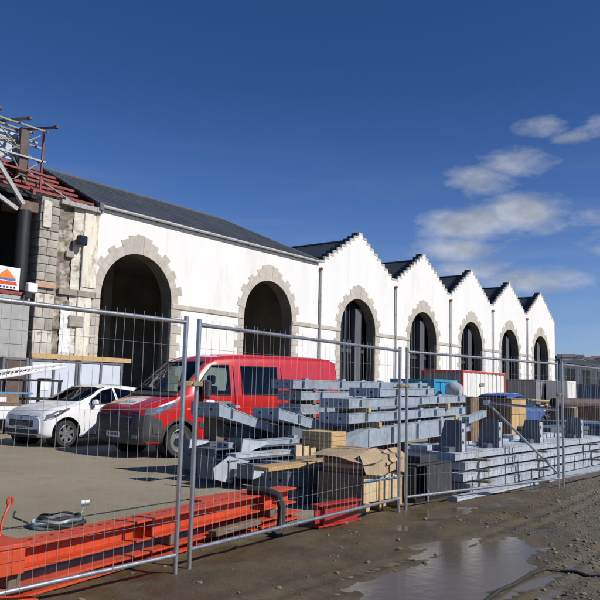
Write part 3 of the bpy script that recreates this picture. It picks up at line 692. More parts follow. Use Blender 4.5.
for sd_ in (-1, 1):
    v.wheel(.95, sd_, .345, .22, 0, 'steelrim'); v.wheel(4.85, sd_, .345, .22, 0, 'steelrim')
v.patch('windscreen', 'carglass', lambda a, b: (-2, (a*2-1)*(.86-.12*b), 1.34+.68*b), (1, 0, 0), 14, 10, .006)
for k, (a, b) in enumerate(((-.35, .25), (.1, .75))):
    v.patch('wiper', 'black', lambda u, w, a=a, b=b: (-2, a+(b-a)*u, 1.37+.10*u+.022*w), (1, 0, 0), 6, 1, .02)
v.patch('scuttle', 'plastic', lambda a, b: (-2, (a*2-1)*.93, 1.245+.09*b), (1, 0, 0), 14, 2, .008)
for sd_ in (-1, 1):
    v.patch('front_door_window', 'carglass', v.quad_side(sd_, *VW1), (0, -sd_, 0), 10, 8)
    v.patch('side_window', 'carglass', v.quad_side(sd_, *VW2), (0, -sd_, 0), 10, 8)
    for w_ in (VW1, VW2): v.line('window_seal', 'rubber', w_[0]+w_[1][::-1]+[w_[0][0]], sd_, .016)
    v.patch('side_moulding', 'plastic', v.quad_side(sd_, [(1.42, .60), (4.4, .60)], [(1.42, .74), (4.4, .74)]), (0, -sd_, 0), 20, 2, .018)
    v.patch('sill', 'plastic', v.quad_side(sd_, [(1.40, .27), (4.4, .27)], [(1.40, .36), (4.4, .36)]), (0, -sd_, 0), 16, 2, .012)
    v.patch('rear_moulding', 'plastic', v.quad_side(sd_, [(5.32, .50), (5.75, .50)], [(5.32, .74), (5.75, .74)]), (0, -sd_, 0), 6, 2, .018)
    v.line('door_shut_line', 'black', [(2.40, .36+.16*i) for i in range(11)], sd_, .011)
    v.line('door_shut_line', 'black', [(1.33, .75), (1.32, .95), (1.30, 1.12), (1.36, 1.3)], sd_, .010)
    v.line('door_shut_line', 'black', [(3.86, .36+.16*i) for i in range(11)], sd_, .011)
    v.line('sliding_rail', 'plastic', [(3.9, 1.16), (5.6, 1.16)], sd_, .014)
    v.patch('door_handle', 'plastic', v.quad_side(sd_, [(2.18, 1.07), (2.36, 1.07)], [(2.18, 1.12), (2.36, 1.12)]), (0, -sd_, 0), 3, 2, .03)
    v.patch('headlight', 'lamp', v.quad_side(sd_, [(.13, .86), (.42, .90), (.82, 1.09)], [(.18, .98), (.50, 1.05), (.90, 1.16)]), (0, -sd_, 0), 12, 5, .012)
    v.patch('wheel_arch_trim', 'plastic', lambda u, w, sd_=sd_: (.95+(.405+.05*w)*math.cos(math.pi*(.02+.96*u)), sd_*3, .355+(.405+.05*w)*math.sin(math.pi*(.02+.96*u))), (0, -sd_, 0), 20, 2, .012)
    v.patch('wheel_arch_trim', 'plastic', lambda u, w, sd_=sd_: (4.85+(.405+.05*w)*math.cos(math.pi*(.02+.96*u)), sd_*3, .355+(.405+.05*w)*math.sin(math.pi*(.02+.96*u))), (0, -sd_, 0), 20, 2, .012)
    mi = MB().box(1.42, 1.56, min(sd_*1.03, sd_*1.24), max(sd_*1.03, sd_*1.24), 1.22, 1.62, .04).build('mirror', 'plastic', van); MB().box(1.50, 1.53, min(sd_*.9, sd_*1.05), max(sd_*.9, sd_*1.05), 1.28, 1.36).build('mirror_arm', 'plastic', mi)
    MB().box(1.556, 1.565, min(sd_*1.06, sd_*1.21), max(sd_*1.06, sd_*1.21), 1.30, 1.58).build('mirror_glass', 'mirrorglass', mi)
    # side bumper wings
    v.patch('bumper_wing', 'plastic', v.quad_side(sd_, [(.06, .28), (.30, .27), (.56, .27)], [(.06, .86), (.30, .86), (.52, .74)]), (0, -sd_, 0), 10, 6, .014)
v.patch('front_bumper', 'plastic', lambda a, b: (-2, (a*2-1)*.90, .30+.56*b), (1, 0, 0), 22, 8, .022)
v.patch('grille', 'black', lambda a, b: (-2, (a*2-1)*.62, .56+.22*b), (1, 0, 0), 16, 3, .032)
for k in range(4): v.patch('grille_bar', 'plastic', lambda a, b, k=k: (-2, (a*2-1)*.60, .585+.05*k+.014*b), (1, 0, 0), 16, 1, .044)
v.patch('chrome_strip', 'chrome', lambda a, b: (-2, (a*2-1)*.66, .80+.028*b), (1, 0, 0), 16, 1, .036)
v.patch('number_plate', 'plate', lambda a, b: (-2, (a*2-1)*.26, .40+.11*b), (1, 0, 0), 6, 1, .036)
for k in range(7): v.patch('plate_character', 'ink', lambda a, b, k=k: (-2, -.2+.058*k+.034*a, .425+.06*b), (1, 0, 0), 1, 1, .0375, skirt=False)
v.patch('bonnet_sticker', 'sticker', lambda a, b: (.20+.30*b, -.32+.56*a-.06*b, 3), (0, 0, -1), 4, 4, .004)
for k in range(4): v.patch('sticker_lettering', 'decal', lambda a, b, k=k: (.26+.10*b, -.24+.12*k+.075*a, 3), (0, 0, -1), 1, 1, .006, skirt=False)
for sd_ in (-1, 1): v.patch('fog_lamp', 'lamp', lambda a, b, sd_=sd_: (-2, sd_*(.70+.10*a), .40+.07*b), (1, 0, 0), 3, 2, .03)
v.patch('door_lettering', 'decal', v.quad_side(-1, [(1.5, .90), (2.3, .82)], [(1.5, 1.17), (2.3, 1.17)]), (0, 1, 0), 8, 4, .003, skirt=False)
v.patch('door_emblem', 'sticker', v.quad_side(-1, [(1.60, 1.07), (1.82, 1.06)], [(1.60, 1.19), (1.82, 1.19)]), (0, 1, 0), 4, 2, .005, skirt=False)
v.patch('door_lettering', 'sticker', v.quad_side(-1, [(2.02, .78), (2.30, .72)], [(2.08, .98), (2.18, 1.10)]), (0, 1, 0), 4, 2, .005, skirt=False)
v.trail('bonnet_shut_line', 'black', [(-2, -.80+1.6*i/20, .905+.03*math.cos(math.pi*(i/20-.5))) for i in range(21)], (1, 0, 0), .009)
for sd_ in (-1, 1):
    v.trail('bonnet_shut_line', 'black', [(.16+.70*i/10, sd_*(.74+.06*i/10), 3) for i in range(11)], (0, 0, -1), .007)
    for k in range(3): v.trail('roof_rib', 'redpaint', [(2.3+3.2*i/8, sd_*(.18+.24*k), 4) for i in range(9)], (0, 0, -1), .012)
    hl_ = v.patch('headlight_reflector', 'chrome', v.quad_side(sd_, [(.36, .935), (.50, .965)], [(.38, .99), (.52, 1.03)]), (0, -sd_, 0), 4, 3, .0145, skirt=False)
    v.patch('headlight_reflector', 'chrome', v.quad_side(sd_, [(.60, 1.02), (.72, 1.07)], [(.62, 1.07), (.74, 1.115)]), (0, -sd_, 0), 4, 3, .0145, skirt=False)
    v.patch('indicator', 'inkor', v.quad_side(sd_, [(1.10, .985), (1.18, .99)], [(1.10, 1.01), (1.18, 1.015)]), (0, -sd_, 0), 2, 1, .008)
    v.patch('lower_intake', 'black', lambda a, b, sd_=sd_: (-2, sd_*(.36+.30*a), .385+.09*b), (1, 0, 0), 5, 2, .0265)
    v.trail('bumper_crease', 'black', [(-2, sd_*(.05+.85*i/10), .545+.012*i/10) for i in range(11)], (1, 0, 0), .026)
    v.patch('tyre_scuff_guard', 'plastic', v.quad_side(sd_, [(.30, .50), (.54, .48)], [(.28, .72), (.50, .70)]), (0, -sd_, 0), 4, 3, .022)
v.patch('nose_badge', 'chrome', lambda a, b: (-2, -.05+.10*a, .845+.05*b), (1, 0, 0), 3, 3, .014)
v.trail('windscreen_seal', 'rubber', [(-2, -.86+.12*i/8, 1.34+.68*i/8) for i in range(9)]+[(-2, -.74+1.48*i/10, 2.02) for i in range(11)]+[(-2, .74+.12*i/8, 2.02-.68*i/8) for i in range(9)], (1, 0, 0), .018)
v.patch('rear_door_edge', 'plastic', lambda a, b: (9, -.01+.02*a, .4+1.6*b), (-1, 0, 0), 1, 10, .004)
for sd_ in (-1, 1): v.patch('tail_light', 'cred', lambda a, b, sd_=sd_: (9, sd_*(.82+.10*a), .95+.5*b), (-1, 0, 0), 2, 4, .01)

def hatchback(name, label, loc, rz, paint):
    t = thing(name, label, 'car', loc, rz)
    st = [(.15, .30, .60, .54, .9, .50), (.18, .25, .70, .68, .9, .60), (.25, .21, .79, .77, .9, .67), (.38, .19, .875, .825, .9, .71), (.62, .18, .945, .855, .92, .72), (.95, .18, 1.00, .868, .94, .70), (1.12, .18, 1.045, .87, .95, .69),
          (1.5, .18, 1.235, .87, .95, .66), (1.85, .18, 1.40, .87, .95, .64), (2.2, .18, 1.465, .87, .96, .635), (2.7, .18, 1.46, .87, .97, .63), (3.2, .18, 1.41, .865, .98, .62), (3.55, .20, 1.27, .85, .99, .61), (3.82, .24, 1.02, .81, .9, .64), (3.93, .28, .88, .74, .8, .60), (3.96, .32, .74, .64, .7, .55)]
    cab = [(1.30, .55, 1.06, .77, .9, .60), (1.5, .45, 1.16, .79, .9, .58), (1.85, .45, 1.33, .80, .9, .57), (2.2, .45, 1.40, .80, .92, .57), (2.7, .45, 1.395, .80, .93, .565), (3.2, .45, 1.34, .79, .94, .555), (3.5, .5, 1.22, .77, .94, .54)]
    W1 = ([(1.42, .985), (1.9, .99), (2.25, 1.0)], [(1.56, 1.10), (1.95, 1.315), (2.25, 1.37)]); W2 = ([(2.33, 1.0), (3.0, 1.03)], [(2.33, 1.37), (2.95, 1.31)])
    c = Vehicle(t, st, paint, ((.80, .305), (3.33, .305)), .305, .2, .87, cab, [side_cut(W1), side_cut(W2), screen_cut(.68, 1.06, .58, 1.37, -1, 2.0), screen_cut(.54, 1.10, .50, 1.34, 3.2, 5)])
    MB().box(1.25, 1.55, -.72, .72, .75, 1.0, .05).build('dashboard', 'plastic', t)
    for (xx, yy) in ((2.15, -.36), (2.15, .36), (3.0, -.36), (3.0, .36)):
        se = MB().box(xx, xx+.14, yy-.23, yy+.23, .5, 1.03, .05).build('seat', 'seat', t); MB().box(xx+.03, xx+.12, yy-.12, yy+.12, 1.05, 1.22, .03).build('headrest', 'seat', se)
    MB().tube([(1.66+.08*math.sin(2*math.pi*i/20), -.36+.18*math.cos(2*math.pi*i/20), .98+.14*math.sin(2*math.pi*i/20)) for i in range(21)], .013, 6).build('steering_wheel', 'black', t)
    for sd_ in (-1, 1):
        c.wheel(.80, sd_, .305, .195, 7); c.wheel(3.33, sd_, .305, .195, 7)
        c.patch('front_door_window', 'carglass', c.quad_side(sd_, *W1), (0, -sd_, 0), 10, 6)
        c.patch('rear_door_window', 'carglass', c.quad_side(sd_, *W2), (0, -sd_, 0), 8, 6)
        for w_ in (W1, W2): c.line('window_seal', 'rubber', w_[0]+w_[1][::-1]+[w_[0][0]], sd_, .012)
        c.patch('headlight', 'lamp', c.quad_side(sd_, [(.24, .61), (.46, .67), (.84, .86)], [(.30, .735), (.54, .83), (.88, .90)]), (0, -sd_, 0), 12, 4, .010)
        c.line('door_shut_line', 'black', [(1.30, .36), (1.26, .6), (1.26, .8), (1.34, .95)], sd_, .005)
        c.line('door_shut_line', 'black', [(2.29, .30+.17*i) for i in range(7)], sd_, .005)
        c.patch('door_handle', 'chrome', c.quad_side(sd_, [(2.05, .86), (2.22, .865)], [(2.05, .89), (2.22, .895)]), (0, -sd_, 0), 3, 1, .025)
        c.patch('sill', 'plastic', c.quad_side(sd_, [(1.22, .20), (2.9, .20)], [(1.22, .27), (2.9, .27)]), (0, -sd_, 0), 12, 1, .010)
        c.patch('fog_lamp', 'plastic', lambda a, b, sd_=sd_: (-2, sd_*(.52+.13*a), .30+.10*b), (1, 0, 0), 3, 3, .012)
        mi = MB().box(1.44, 1.58, min(sd_*.86, sd_*1.02), max(sd_*.86, sd_*1.02), .96, 1.10, .04).build('mirror', paint, t); MB().box(1.576, 1.584, min(sd_*.88, sd_*1.0), max(sd_*.88, sd_*1.0), .98, 1.08).build('mirror_glass', 'mirrorglass', mi)
        c.patch('tail_light', 'cred', c.quad_side(sd_, [(3.62, .80), (3.86, .80)], [(3.55, .98), (3.78, .98)]), (0, -sd_, 0), 4, 3, .008)
    for sd_ in (-1, 1):
        c.patch('headlight_reflector', 'chrome', c.quad_side(sd_, [(.44, .695), (.54, .725)], [(.46, .765), (.56, .80)]), (0, -sd_, 0), 3, 3, .0125, skirt=False)
        c.patch('headlight_reflector', 'chrome', c.quad_side(sd_, [(.61, .765), (.71, .805)], [(.63, .82), (.73, .85)]), (0, -sd_, 0), 3, 3, .0125, skirt=False)
        c.patch('daytime_lamp', 'plate', c.quad_side(sd_, [(.27, .622), (.44, .672)], [(.27, .634), (.44, .684)]), (0, -sd_, 0), 5, 1, .0125, skirt=False)
        c.trail('bonnet_shut_line', 'black', [(.30+.78*i/10, sd_*(.58+.08*i/10), 3) for i in range(11)], (0, 0, -1), .005)
        c.line('wing_crease', 'black', [(.52, .55), (.50, .65)], sd_, .004)
        c.patch('fog_lamp_ring', 'black', lambda a, b, sd_=sd_: (-2, sd_*(.55+.08*a), .325+.06*b), (1, 0, 0), 3, 3, .016)
        c.line('wheel_arch_edge', 'black', [(.80+.375*math.cos(math.pi*q/14), .315+.375*math.sin(math.pi*q/14)) for q in range(15)], sd_, .007)
        c.line('waist_trim', 'chrome', [(1.40, .975), (1.9, .98), (2.4, .99), (3.0, 1.02)], sd_, .008)
    c.trail('bonnet_shut_line', 'black', [(-2, -.56+1.12*i/14, .70) for i in range(15)], (1, 0, 0), .005)
    c.trail('grille_surround', 'chrome', [(-2, -.47+.94*i/12, .465-.02*math.sin(math.pi*i/12)) for i in range(13)], (1, 0, 0), .011)
    c.trail('grille_surround', 'chrome', [(-2, -.47+.94*i/12, .597) for i in range(13)], (1, 0, 0), .009)
    c.patch('nose_badge', 'chrome', lambda a, b: (-2, -.04+.08*a, .61+.06*b), (1, 0, 0), 3, 3, .008)
    for k in range(3): c.patch('grille_bar', 'decal', lambda a, b, k=k: (-2, (a*2-1)*.44, .487+.033*k+.008*b), (1, 0, 0), 8, 1, .0105)
    c.trail('windscreen_seal', 'rubber', [(-2, -.665+.09*i/8, 1.05+.335*i/8) for i in range(9)]+[(-2, -.575+1.15*i/10, 1.385) for i in range(11)]+[(-2, .575+.09*i/8, 1.385-.335*i/8) for i in range(9)], (1, 0, 0), .012)
    c.patch('windscreen', 'carglass', lambda a, b: (-2, (a*2-1)*(.665-.09*b), 1.05+.335*b), (1, 0, 0), 12, 8, .005)
    c.patch('rear_window', 'carglass', lambda a, b: (9, (a*2-1)*(.56-.05*b), 1.08+.28*b), (-1, 0, 0), 8, 5, .005)
    c.patch('upper_grille', 'black', lambda a, b: (-2, (a*2-1)*.46, .47+.12*b), (1, 0, 0), 10, 3, .008)
    c.patch('lower_grille', 'black', lambda a, b: (-2, (a*2-1)*.52, .30+.09*b), (1, 0, 0), 10, 2, .008)
    c.patch('number_plate', 'plate', lambda a, b: (-2, (a*2-1)*.26, .40+.065*b), (1, 0, 0), 5, 1, .016)
    for k in range(7): c.patch('plate_character', 'ink', lambda a, b, k=k: (-2, -.2+.058*k+.034*a, .412+.042*b), (1, 0, 0), 1, 1, .018, skirt=False)
    c.patch('bumper_lip', 'plastic', lambda a, b: (-2, (a*2-1)*.56, .24+.035*b), (1, 0, 0), 10, 1, .02)
    return t
hatchback('hatchback_car', 'white hatchback car parked beside the red van', (9.72, 15.78, 0), R(1.5), 'whitepaint')
hatchback('hatchback_car', 'blue car mostly hidden behind the tall brown crate', (29.1, 10.9, 0), R(180), 'bluepaint').scale = (1.08, 1.02, 1.05)

# ------------------------------------------------------------------ mesh fence panels
def fence_panel(label, a, b, zbase=0., h=2.02):
    a = Vector((*a, 0)); b = Vector((*b, 0)); Ln = (b-a).length; ang = math.atan2(b.y-a.y, b.x-a.x)
    t = thing('mesh_fence', label, 'fence', (a.x, a.y, zbase), ang, 'wire fence panels along the yard')
    for x in (.02, Ln-.02):
        MB().tube([(x, 0, -.02), (x, 0, h+.03)], .0205, 10).build('post', 'galv', t, smooth=True)
    MB().tube([(.02, 0, h-.02), (Ln-.02, 0, h-.02)], .0185, 10).build('top_rail', 'galv', t, smooth=True)
    MB().tube([(.02, 0, .15), (Ln-.02, 0, .15)], .0185, 10).build('bottom_rail', 'galv', t, smooth=True)
    w = MB(); n = int(Ln/.093)
    hz = (.17, .42, .70, 1.00, 1.30, 1.62, 1.95)
    for i in range(1, n):
        x = Ln*i/n; dx = random.uniform(-.004, .004); pts = []
        for k, z in enumerate((.13, .42, .70, 1.0, 1.30, 1.62, h+.028)):
            bow = math.sin(i*.7+k)*.006
            pts.append((x+dx*k+math.sin(k*1.9+i)*.004, -.015+bow, z))
        w.tube(pts, .0015, 3, False)
    for z in (.42, 1.30, 1.80):
        sag = random.uniform(-.01, .012)
        w.tube([(Ln*q/6, -.012+.006*math.sin(q*2), z+sag*math.sin(math.pi*q/6)*2) for q in range(7)], .0017, 3, False)
    wo_ = w.build('wire_mesh', 'wire', t, fix=False); wo_['kind'] = 'stuff'
    return t, Ln
fence_panel('fence panel at far left in front of the orange girders', (.40, 4.42), (4.24, 4.45))
fence_panel('fence panel in front of the red van and the plywood crate', (4.42, 4.52), (8.33, 4.80))
fence_panel('fence panel in front of the pale steel stack right of the crate', (8.47, 4.80), (12.28, 4.12))
fence_panel('fence panel at far right edge of the yard', (12.42, 4.10), (16.3, 3.95))
def clamp(label, x, y, z):
    t = thing('fence_clamp', label, 'clamp', (x, y, z), 0, 'fence clamps')
    MB().box(-.12, .12, -.035, .035, -.022, .022, .008).build('plate', 'brass', t); MB().tube([(0, -.05, 0), (0, .05, 0)], .014, 6).build('bolt', 'galv', t)
clamp('brass clamp joining the two leftmost fence posts', 4.33, 4.485, 1.50)
clamp('brass clamp joining the fence posts beside the plywood crate', 8.40, 4.80, 1.55)
clamp('brass clamp joining the rightmost pair of fence posts', 12.35, 4.11, 1.50)
br = thing('fence_brace', 'triangular galvanised tube brace behind the rightmost fence posts', 'brace', (12.36, 4.12, 0))
ap = at(487, 402.5, 'x', 12.5)
MB().tube([(12.36, 4.14, 1.25), ap], .021, 8).build('upper_tube', 'galv', br, world=True, smooth=True)
MB().tube([(12.36, 4.14, .20), ap], .021, 8).build('lower_tube', 'galv', br, world=True, smooth=True)
MB().box(ap.x-.05, ap.x+.05, ap.y-.05, ap.y+.05, ap.z-.05, ap.z+.05, .01).build('joint_plate', 'galv', br, world=True)

# ------------------------------------------------------------------ steel stock
def bolt_holes(e, x, y0, y1, z0, z1, d):
    for yy in (.28, .72):
        c = (x+d*.0012, y0+(y1-y0)*yy, (z0+z1)/2); n = 8
        MB().add([(c[0], c[1]+.022*math.cos(2*math.pi*i/n), c[2]+.022*math.sin(2*math.pi*i/n)) for i in range(n)], [tuple(range(n))]).build('bolt_hole', 'hole', e)
def girder(label, x0, x1, y0, y1, za0, za1, zb0, zb1, m='beam', rz=0., name='steel_girder', group='grey girders in the stack', plates=True):
    """box girder from x0 to x1; (za0, za1) bottom and top at its near end, (zb0, zb1) at its far end"""
    t = thing(name, label, 'girder', (x0, (y0+y1)/2, min(za0, zb0)), rz, group)
    ln = x1-x0; hw = (y1-y0)/2; b = min(za0, zb0); A0, A1, B0, B1 = za0-b, za1-b, zb0-b, zb1-b; th = .014
    def slab(ya, yb, p0, p1, q0, q1, xa=0., xb=None):
        xb = ln if xb is None else xb
        def zz(p, q, x): return p+(q-p)*x/ln
        return MB().hexa([(xa, ya, zz(p0, q0, xa)), (xb, ya, zz(p0, q0, xb)), (xb, yb, zz(p0, q0, xb)), (xa, yb, zz(p0, q0, xa)), (xa, ya, zz(p1, q1, xa)), (xb, ya, zz(p1, q1, xb)), (xb, yb, zz(p1, q1, xb)), (xa, yb, zz(p1, q1, xa))])
    slab(-hw, hw, A1-th, A1, B1-th, B1, .012, ln-.012).build('top_flange', m, t)
    slab(-hw, hw, A0, A0+th, B0, B0+th, .012, ln-.012).build('bottom_flange', m, t)
    for s in (-1, 1): slab(s*(hw-.014) - .006, s*(hw-.014)+.006, A0+th, A1-th, B0+th, B1-th, .012, ln-.012).build('web', m, t)
    if ln > 1.6 and m == 'beam':
        rc = random.Random(int(x0*100+za0*1000)); nn_ = int(ln/.9)
        for q in range(nn_):
            xa = ln*(q+.3+.5*rc.random())/nn_; f = xa/ln; zb_ = A0+(B0-A0)*f; zt_ = A1+(B1-A1)*f
            MB().box(xa, xa+.010, -hw-.045, -hw+.007, zb_+.02, zt_-.02).build('cleat', m, t)
            MB().box(xa+.15, xa+.27, -hw+.05, -hw+.17, zt_-.004, zt_+.03+.02*rc.random()).build('lug', m, t)
    if plates:
        for (xa, p0, p1, d) in ((0., A0, A1, -1), (ln-.012, B0, B1, 1)):
            e = MB().box(xa, xa+.012, -hw-.004, hw+.004, p0-.004, p1+.004).build('end_plate', m, t)
            if d < 0 and m != 'beam_pl': bolt_holes(e, xa, -hw, hw, p0, p1, d)
    return t
def ibeam(label, loc, rz, ln, w, h, m='orange', holes=False, stiff=(), name='orange_girder', ry=0.):
    t = thing(name, label, 'girder', loc, rz, 'orange girders along the fence' if m in ('orange', 'redpt') else 'grey girders in the stack', ry)
    tf = .018
    top = MB().box(0, ln, -w/2, w/2, h-tf, h, .003).build('top_flange', m, t); MB().box(0, ln, -w/2, w/2, 0, tf, .003).build('bottom_flange', m, t)
    MB().box(0, ln, -.007, .007, tf+.0005, h-tf-.0005).build('web', m, t)
    for x in stiff:
        for s in (-1, 1): MB().box(x, x+.014, min(s*.0075, s*(w/2-.01)), max(s*.0075, s*(w/2-.01)), tf+.001, h-tf-.001).build('stiffener', m, t)
    if holes:
        k = .25; n = 8
        while k < ln-.1:
            for yy in (w*.12,):
                MB().add([(k+.019*math.cos(2*math.pi*i/n), yy+.015*math.sin(2*math.pi*i/n), h+.0012) for i in range(n)], [tuple(range(n))]).build('bolt_hole', 'hole', top, fix=False)
            k += .10
    return t
G = girder
# front stack of long girders behind the crate
G('long grey girder, second from the top of the front stack', 11.18, 16.03, 7.5, 8.15, 1.15, 1.32, 1.28, 1.44)
G('long grey girder, third from the top of the front stack', 11.18, 16.03, 7.5, 8.15, .88, 1.06, 1.00, 1.17)
G('big tapered grey girder at the bottom of the front stack', 11.80, 16.15, 7.45, 8.15, .44, .78, .62, .98)
G('tapered grey nose of the girder beside the plywood crate', 10.62, 11.79, 7.45, 8.05, .42, .50, .44, .78, plates=False)
G('short grey girder lying on top of the front stack', 12.24, 14.5, 7.5, 8.2, 1.375, 1.53, 1.425, 1.57)
G('small tilted grey girder piece at the right end of the front stack', 15.75, 16.75, 7.3, 7.44, .80, .95, .95, 1.10)
# back stack
G('long grey girder on the very top of the rear stack below the van roof', 11.45, 17.0, 9.0, 9.55, 1.48, 1.66, 1.53, 1.71)
G('long grey girder, second from the top of the rear stack', 11.72, 17.0, 9.0, 9.6, 1.26, 1.44, 1.30, 1.47)
G('long grey girder, third from the top of the rear stack', 11.72, 17.0, 9.0, 9.6, .98, 1.18, 1.01, 1.20)
G('long grey girder at the bottom of the rear stack', 11.9, 17.0, 9.0, 9.6, .66, .88, .70, .90)
# loose and leaning girders at the left of the stack
G('leaning grey girder at the left below the van door window', 9.0, 10.9, 8.62, 9.28, 1.0, 1.22, .58, .70)
G('leaning grey girder just left of the front stack', 10.05, 11.9, 8.2, 8.8, .96, 1.14, .60, .78)
G('dark grey girder end under the leaning girders', 10.5, 12.6, 8.25, 8.85, .60, .82, .56, .78, 'beam_dk')
G('long dark grey girder below the van sliding door', 9.7, 11.5, 8.9, 9.5, .60, .80, .60, .80, 'beam_dk')
G('low grey girder lying in front of the wooden block', 8.90, 10.3, 7.0, 7.58, .20, .37, .12, .30)
ibeam('dark grey beam lowest at the left of the pile, yard side', (8.45, 8.35, .12), R(-3), 2.2, .42, .40, 'beam_dk', stiff=(.02, .9), name='steel_beam')
ibeam('dark grey beam lowest at the left of the pile, fence side', (8.20, 7.82, .12), R(2), 2.3, .40, .28, 'beam_dk', stiff=(.02, .7), name='steel_beam')
G('thin pale girder lying across the lowest dark beams', 8.5, 10.4, 7.75, 7.95, .405, .47, .405, .47, 'beam_pl')
G('thin grey girder tilted over the left pile', 8.75, 10.6, 8.15, 8.4, .525, .60, .53, .62)
G('dark red primed girder half hidden under the grey pile', 8.75, 10.7, 6.85, 7.35, .0, .115, .0, .115, 'redsteel')
G('dark grey girder on the ground beneath the pile', 8.95, 11.0, 8.75, 9.4, .10, .56, .10, .56, 'beam_dk')
def haunch(label, x0, y0, z0, ln, hgt, flip=False):
    t = thing('steel_bracket', label, 'bracket', (x0, y0, z0), R(-6), 'tapered brackets at the left of the pile')
    pts = [(0, 0), (ln, hgt*.62), (ln*.98, hgt*.80), (.02, hgt)] if not flip else [(0, hgt*.6), (.03, hgt*.2), (ln*.5, 0), (ln*.62, hgt*.5), (ln, hgt*.75), (ln*.4, hgt)]
    MB().prism(pts, 'y', 0, .014).build('web', 'beam_pl', t)
    MB().hexa([(pts[-1][0], -.0, hgt), (ln*.98, -.0, pts[2][1]+.001 if not flip else hgt*.76), (ln*.98, .32, pts[2][1]+.001 if not flip else hgt*.76), (pts[-1][0], .32, hgt), (pts[-1][0], 0, hgt+.012), (ln*.98, 0, (pts[2][1] if not flip else hgt*.76)+.013), (ln*.98, .32, (pts[2][1] if not flip else hgt*.76)+.013), (pts[-1][0], .32, hgt+.012)]).build('flange', 'beam_dk', t)
    MB().box(-.014, 0, -.0, .34, 0 if not flip else hgt*.2, hgt).build('end_plate', 'beam_dk', t)
haunch('pale tapered steel bracket jutting from the pile beside the van wheel', 7.95, 7.68, .06, .72, .40, True)
haunch('small pale tapered bracket above the jutting one', 8.05, 8.3, .54, .38, .13)
haunch('pale tapered bracket leaning on the dark beams by the van sill', 8.9, 8.0, .42, .6, .24)
haunch('pale tapered bracket low beside the red primed girder', 8.45, 7.05, .02, .55, .22, True)
haunch('small pale tapered bracket left of the low girder', 8.28, 7.2, .16, .5, .2)
# timbers between the layers
def timber(label, x0, x1, y0, y1, z0, z1, m='timber_dk', name='timber_spacer', rz=0., group='timber bearers under the steel'):
    t = MB().box(0, x1-x0, 0, y1-y0, 0, z1-z0, .006); return one(name, t, m, label, 'timber', (x0, y0, z0), group, rz=rz)
for i, (x, nm) in enumerate(((11.75, 'near'), (15.0, 'far'))):
    timber(f'timber bearer at the {nm} end under the topmost long front girder', x, x+.10, 7.44, 8.2, 1.065+.015*i*3+.012, 1.165+.055*i*1.6, 'timber')
    timber(f'timber bearer at the {nm} end above the big tapered girder', x+.35, x+.45, 7.42, 8.2, .80+.10*i, .90+.09*i, 'timber')
    timber(f'tall timber prop at the {nm} end below the big tapered girder', x+.3, x+.45, 7.5, 8.1, 0, .45+.12*i)
for i, (x, nm) in enumerate(((12.1, 'near'), (15.6, 'far'))):
    timber(f'timber bearer at the {nm} end under the rear stack top girder', x, x+.1, 8.97, 9.62, 1.445, 1.50)
    timber(f'timber bearer at the {nm} end under the second rear girder', x, x+.1, 8.97, 9.62, 1.185, 1.275)
    timber(f'timber bearer at the {nm} end under the third rear girder', x, x+.1, 8.97, 9.62, .885, .995)
    timber(f'timber prop at the {nm} end on the ground under the rear stack', x, x+.3, 8.97, 9.62, 0, .69)
timber('timber bearer on the ground under the left pile', 9.2, 9.35, 7.3, 9.6, 0, .118)
timber('timber bearer on the ground deep under the left pile', 10.3, 10.45, 7.3, 9.5, 0, .118)
timber('timber prop under the leaning girders', 10.55, 10.75, 8.3, 9.4, .52, .60)
timber('timber block under the leaning left girder', 9.3, 9.5, 8.95, 9.25, .56, .93)
wb = thing('wood_block', 'thick pale wood block pile on the left girders', 'wood', (9.95, 7.0, 0))
for k in range(4): MB().box(.0, .42, 0, .60, .50+.075*k, .572+.075*k, .006).build('plank', 'timber', wb)
for k in range(4): MB().box(.02, .40, .02, .58, .125*k, .122+.125*k, .006).build('base_plank', 'timber_dk', wb)
pw = thing('plywood_offcut', 'small yellow plywood offcuts leaning behind the low girder', 'wood', (9.35, 7.28, .0))
for k in range(3): MB().box(.02+.19*k, .17+.19*k, -.02, .01, .42, .60-.03*k, .004).build('strip', 'ply', pw)
MB().box(0, .6, -.03, .02, .372, .42, .004).build('bearer', 'timber_dk', pw)
pk = timber('long grey weathered plank sloping up to the crate', 0, 1.7, 0, .26, 0, .055, 'timber', 'plank'); pk.location = (7.25, 6.05, .44); pk.rotation_euler = (0, R(-1.5), R(-3))

# plywood crate with a crumpled kraft sheet
cr_ = thing('plywood_crate', 'plywood crate under a crumpled brown paper sheet by the fence', 'crate', (8.0, 5.4, 0))
x0, x1, y0, y1 = 7.78, 8.68, 4.98, 5.66
H_ = .45
for k in range(3): MB().box(x0+.005+.3*k, x0+.297+.3*k, y0, y0+.02, .12, H_, .003).build('front_board', 'ply', cr_, world=True)
MB().box(x0, x0+.02, y0+.022, y1, .12, H_).build('side_board', 'osb_and_shade', cr_, world=True); MB().box(x1-.02, x1, y0+.022, y1, .12, H_).build('side_board', 'ply', cr_, world=True)  # left board is browner: shade put into its colour
MB().box(x0+.022, x1-.022, y0+.022, y1, H_-.02, H_).build('lid', 'ply', cr_, world=True); MB().box(x0+.022, x1-.022, y0+.022, y1, .12, .14).build('base', 'ply', cr_, world=True); MB().box(x0, x1, y1, y1+.02, .12, H_).build('back_board', 'ply', cr_, world=True)
for xx in (x0+.02, x0+.42, x1-.10): MB().box(xx, xx+.08, y0-.03, y1, 0, .118, .004).build('skid', 'timber', cr_, world=True)
for xx in (x0+.34, x1-.06): MB().box(xx, xx+.05, y0-.022, y0-.001, .0, H_, .003).build('batten', 'timber', cr_, world=True)
MB().box(x0-.002, x1+.003, y0-.03, y0-.0245, H_-.07, H_-.055).build('strap', 'tarp', cr_, world=True)
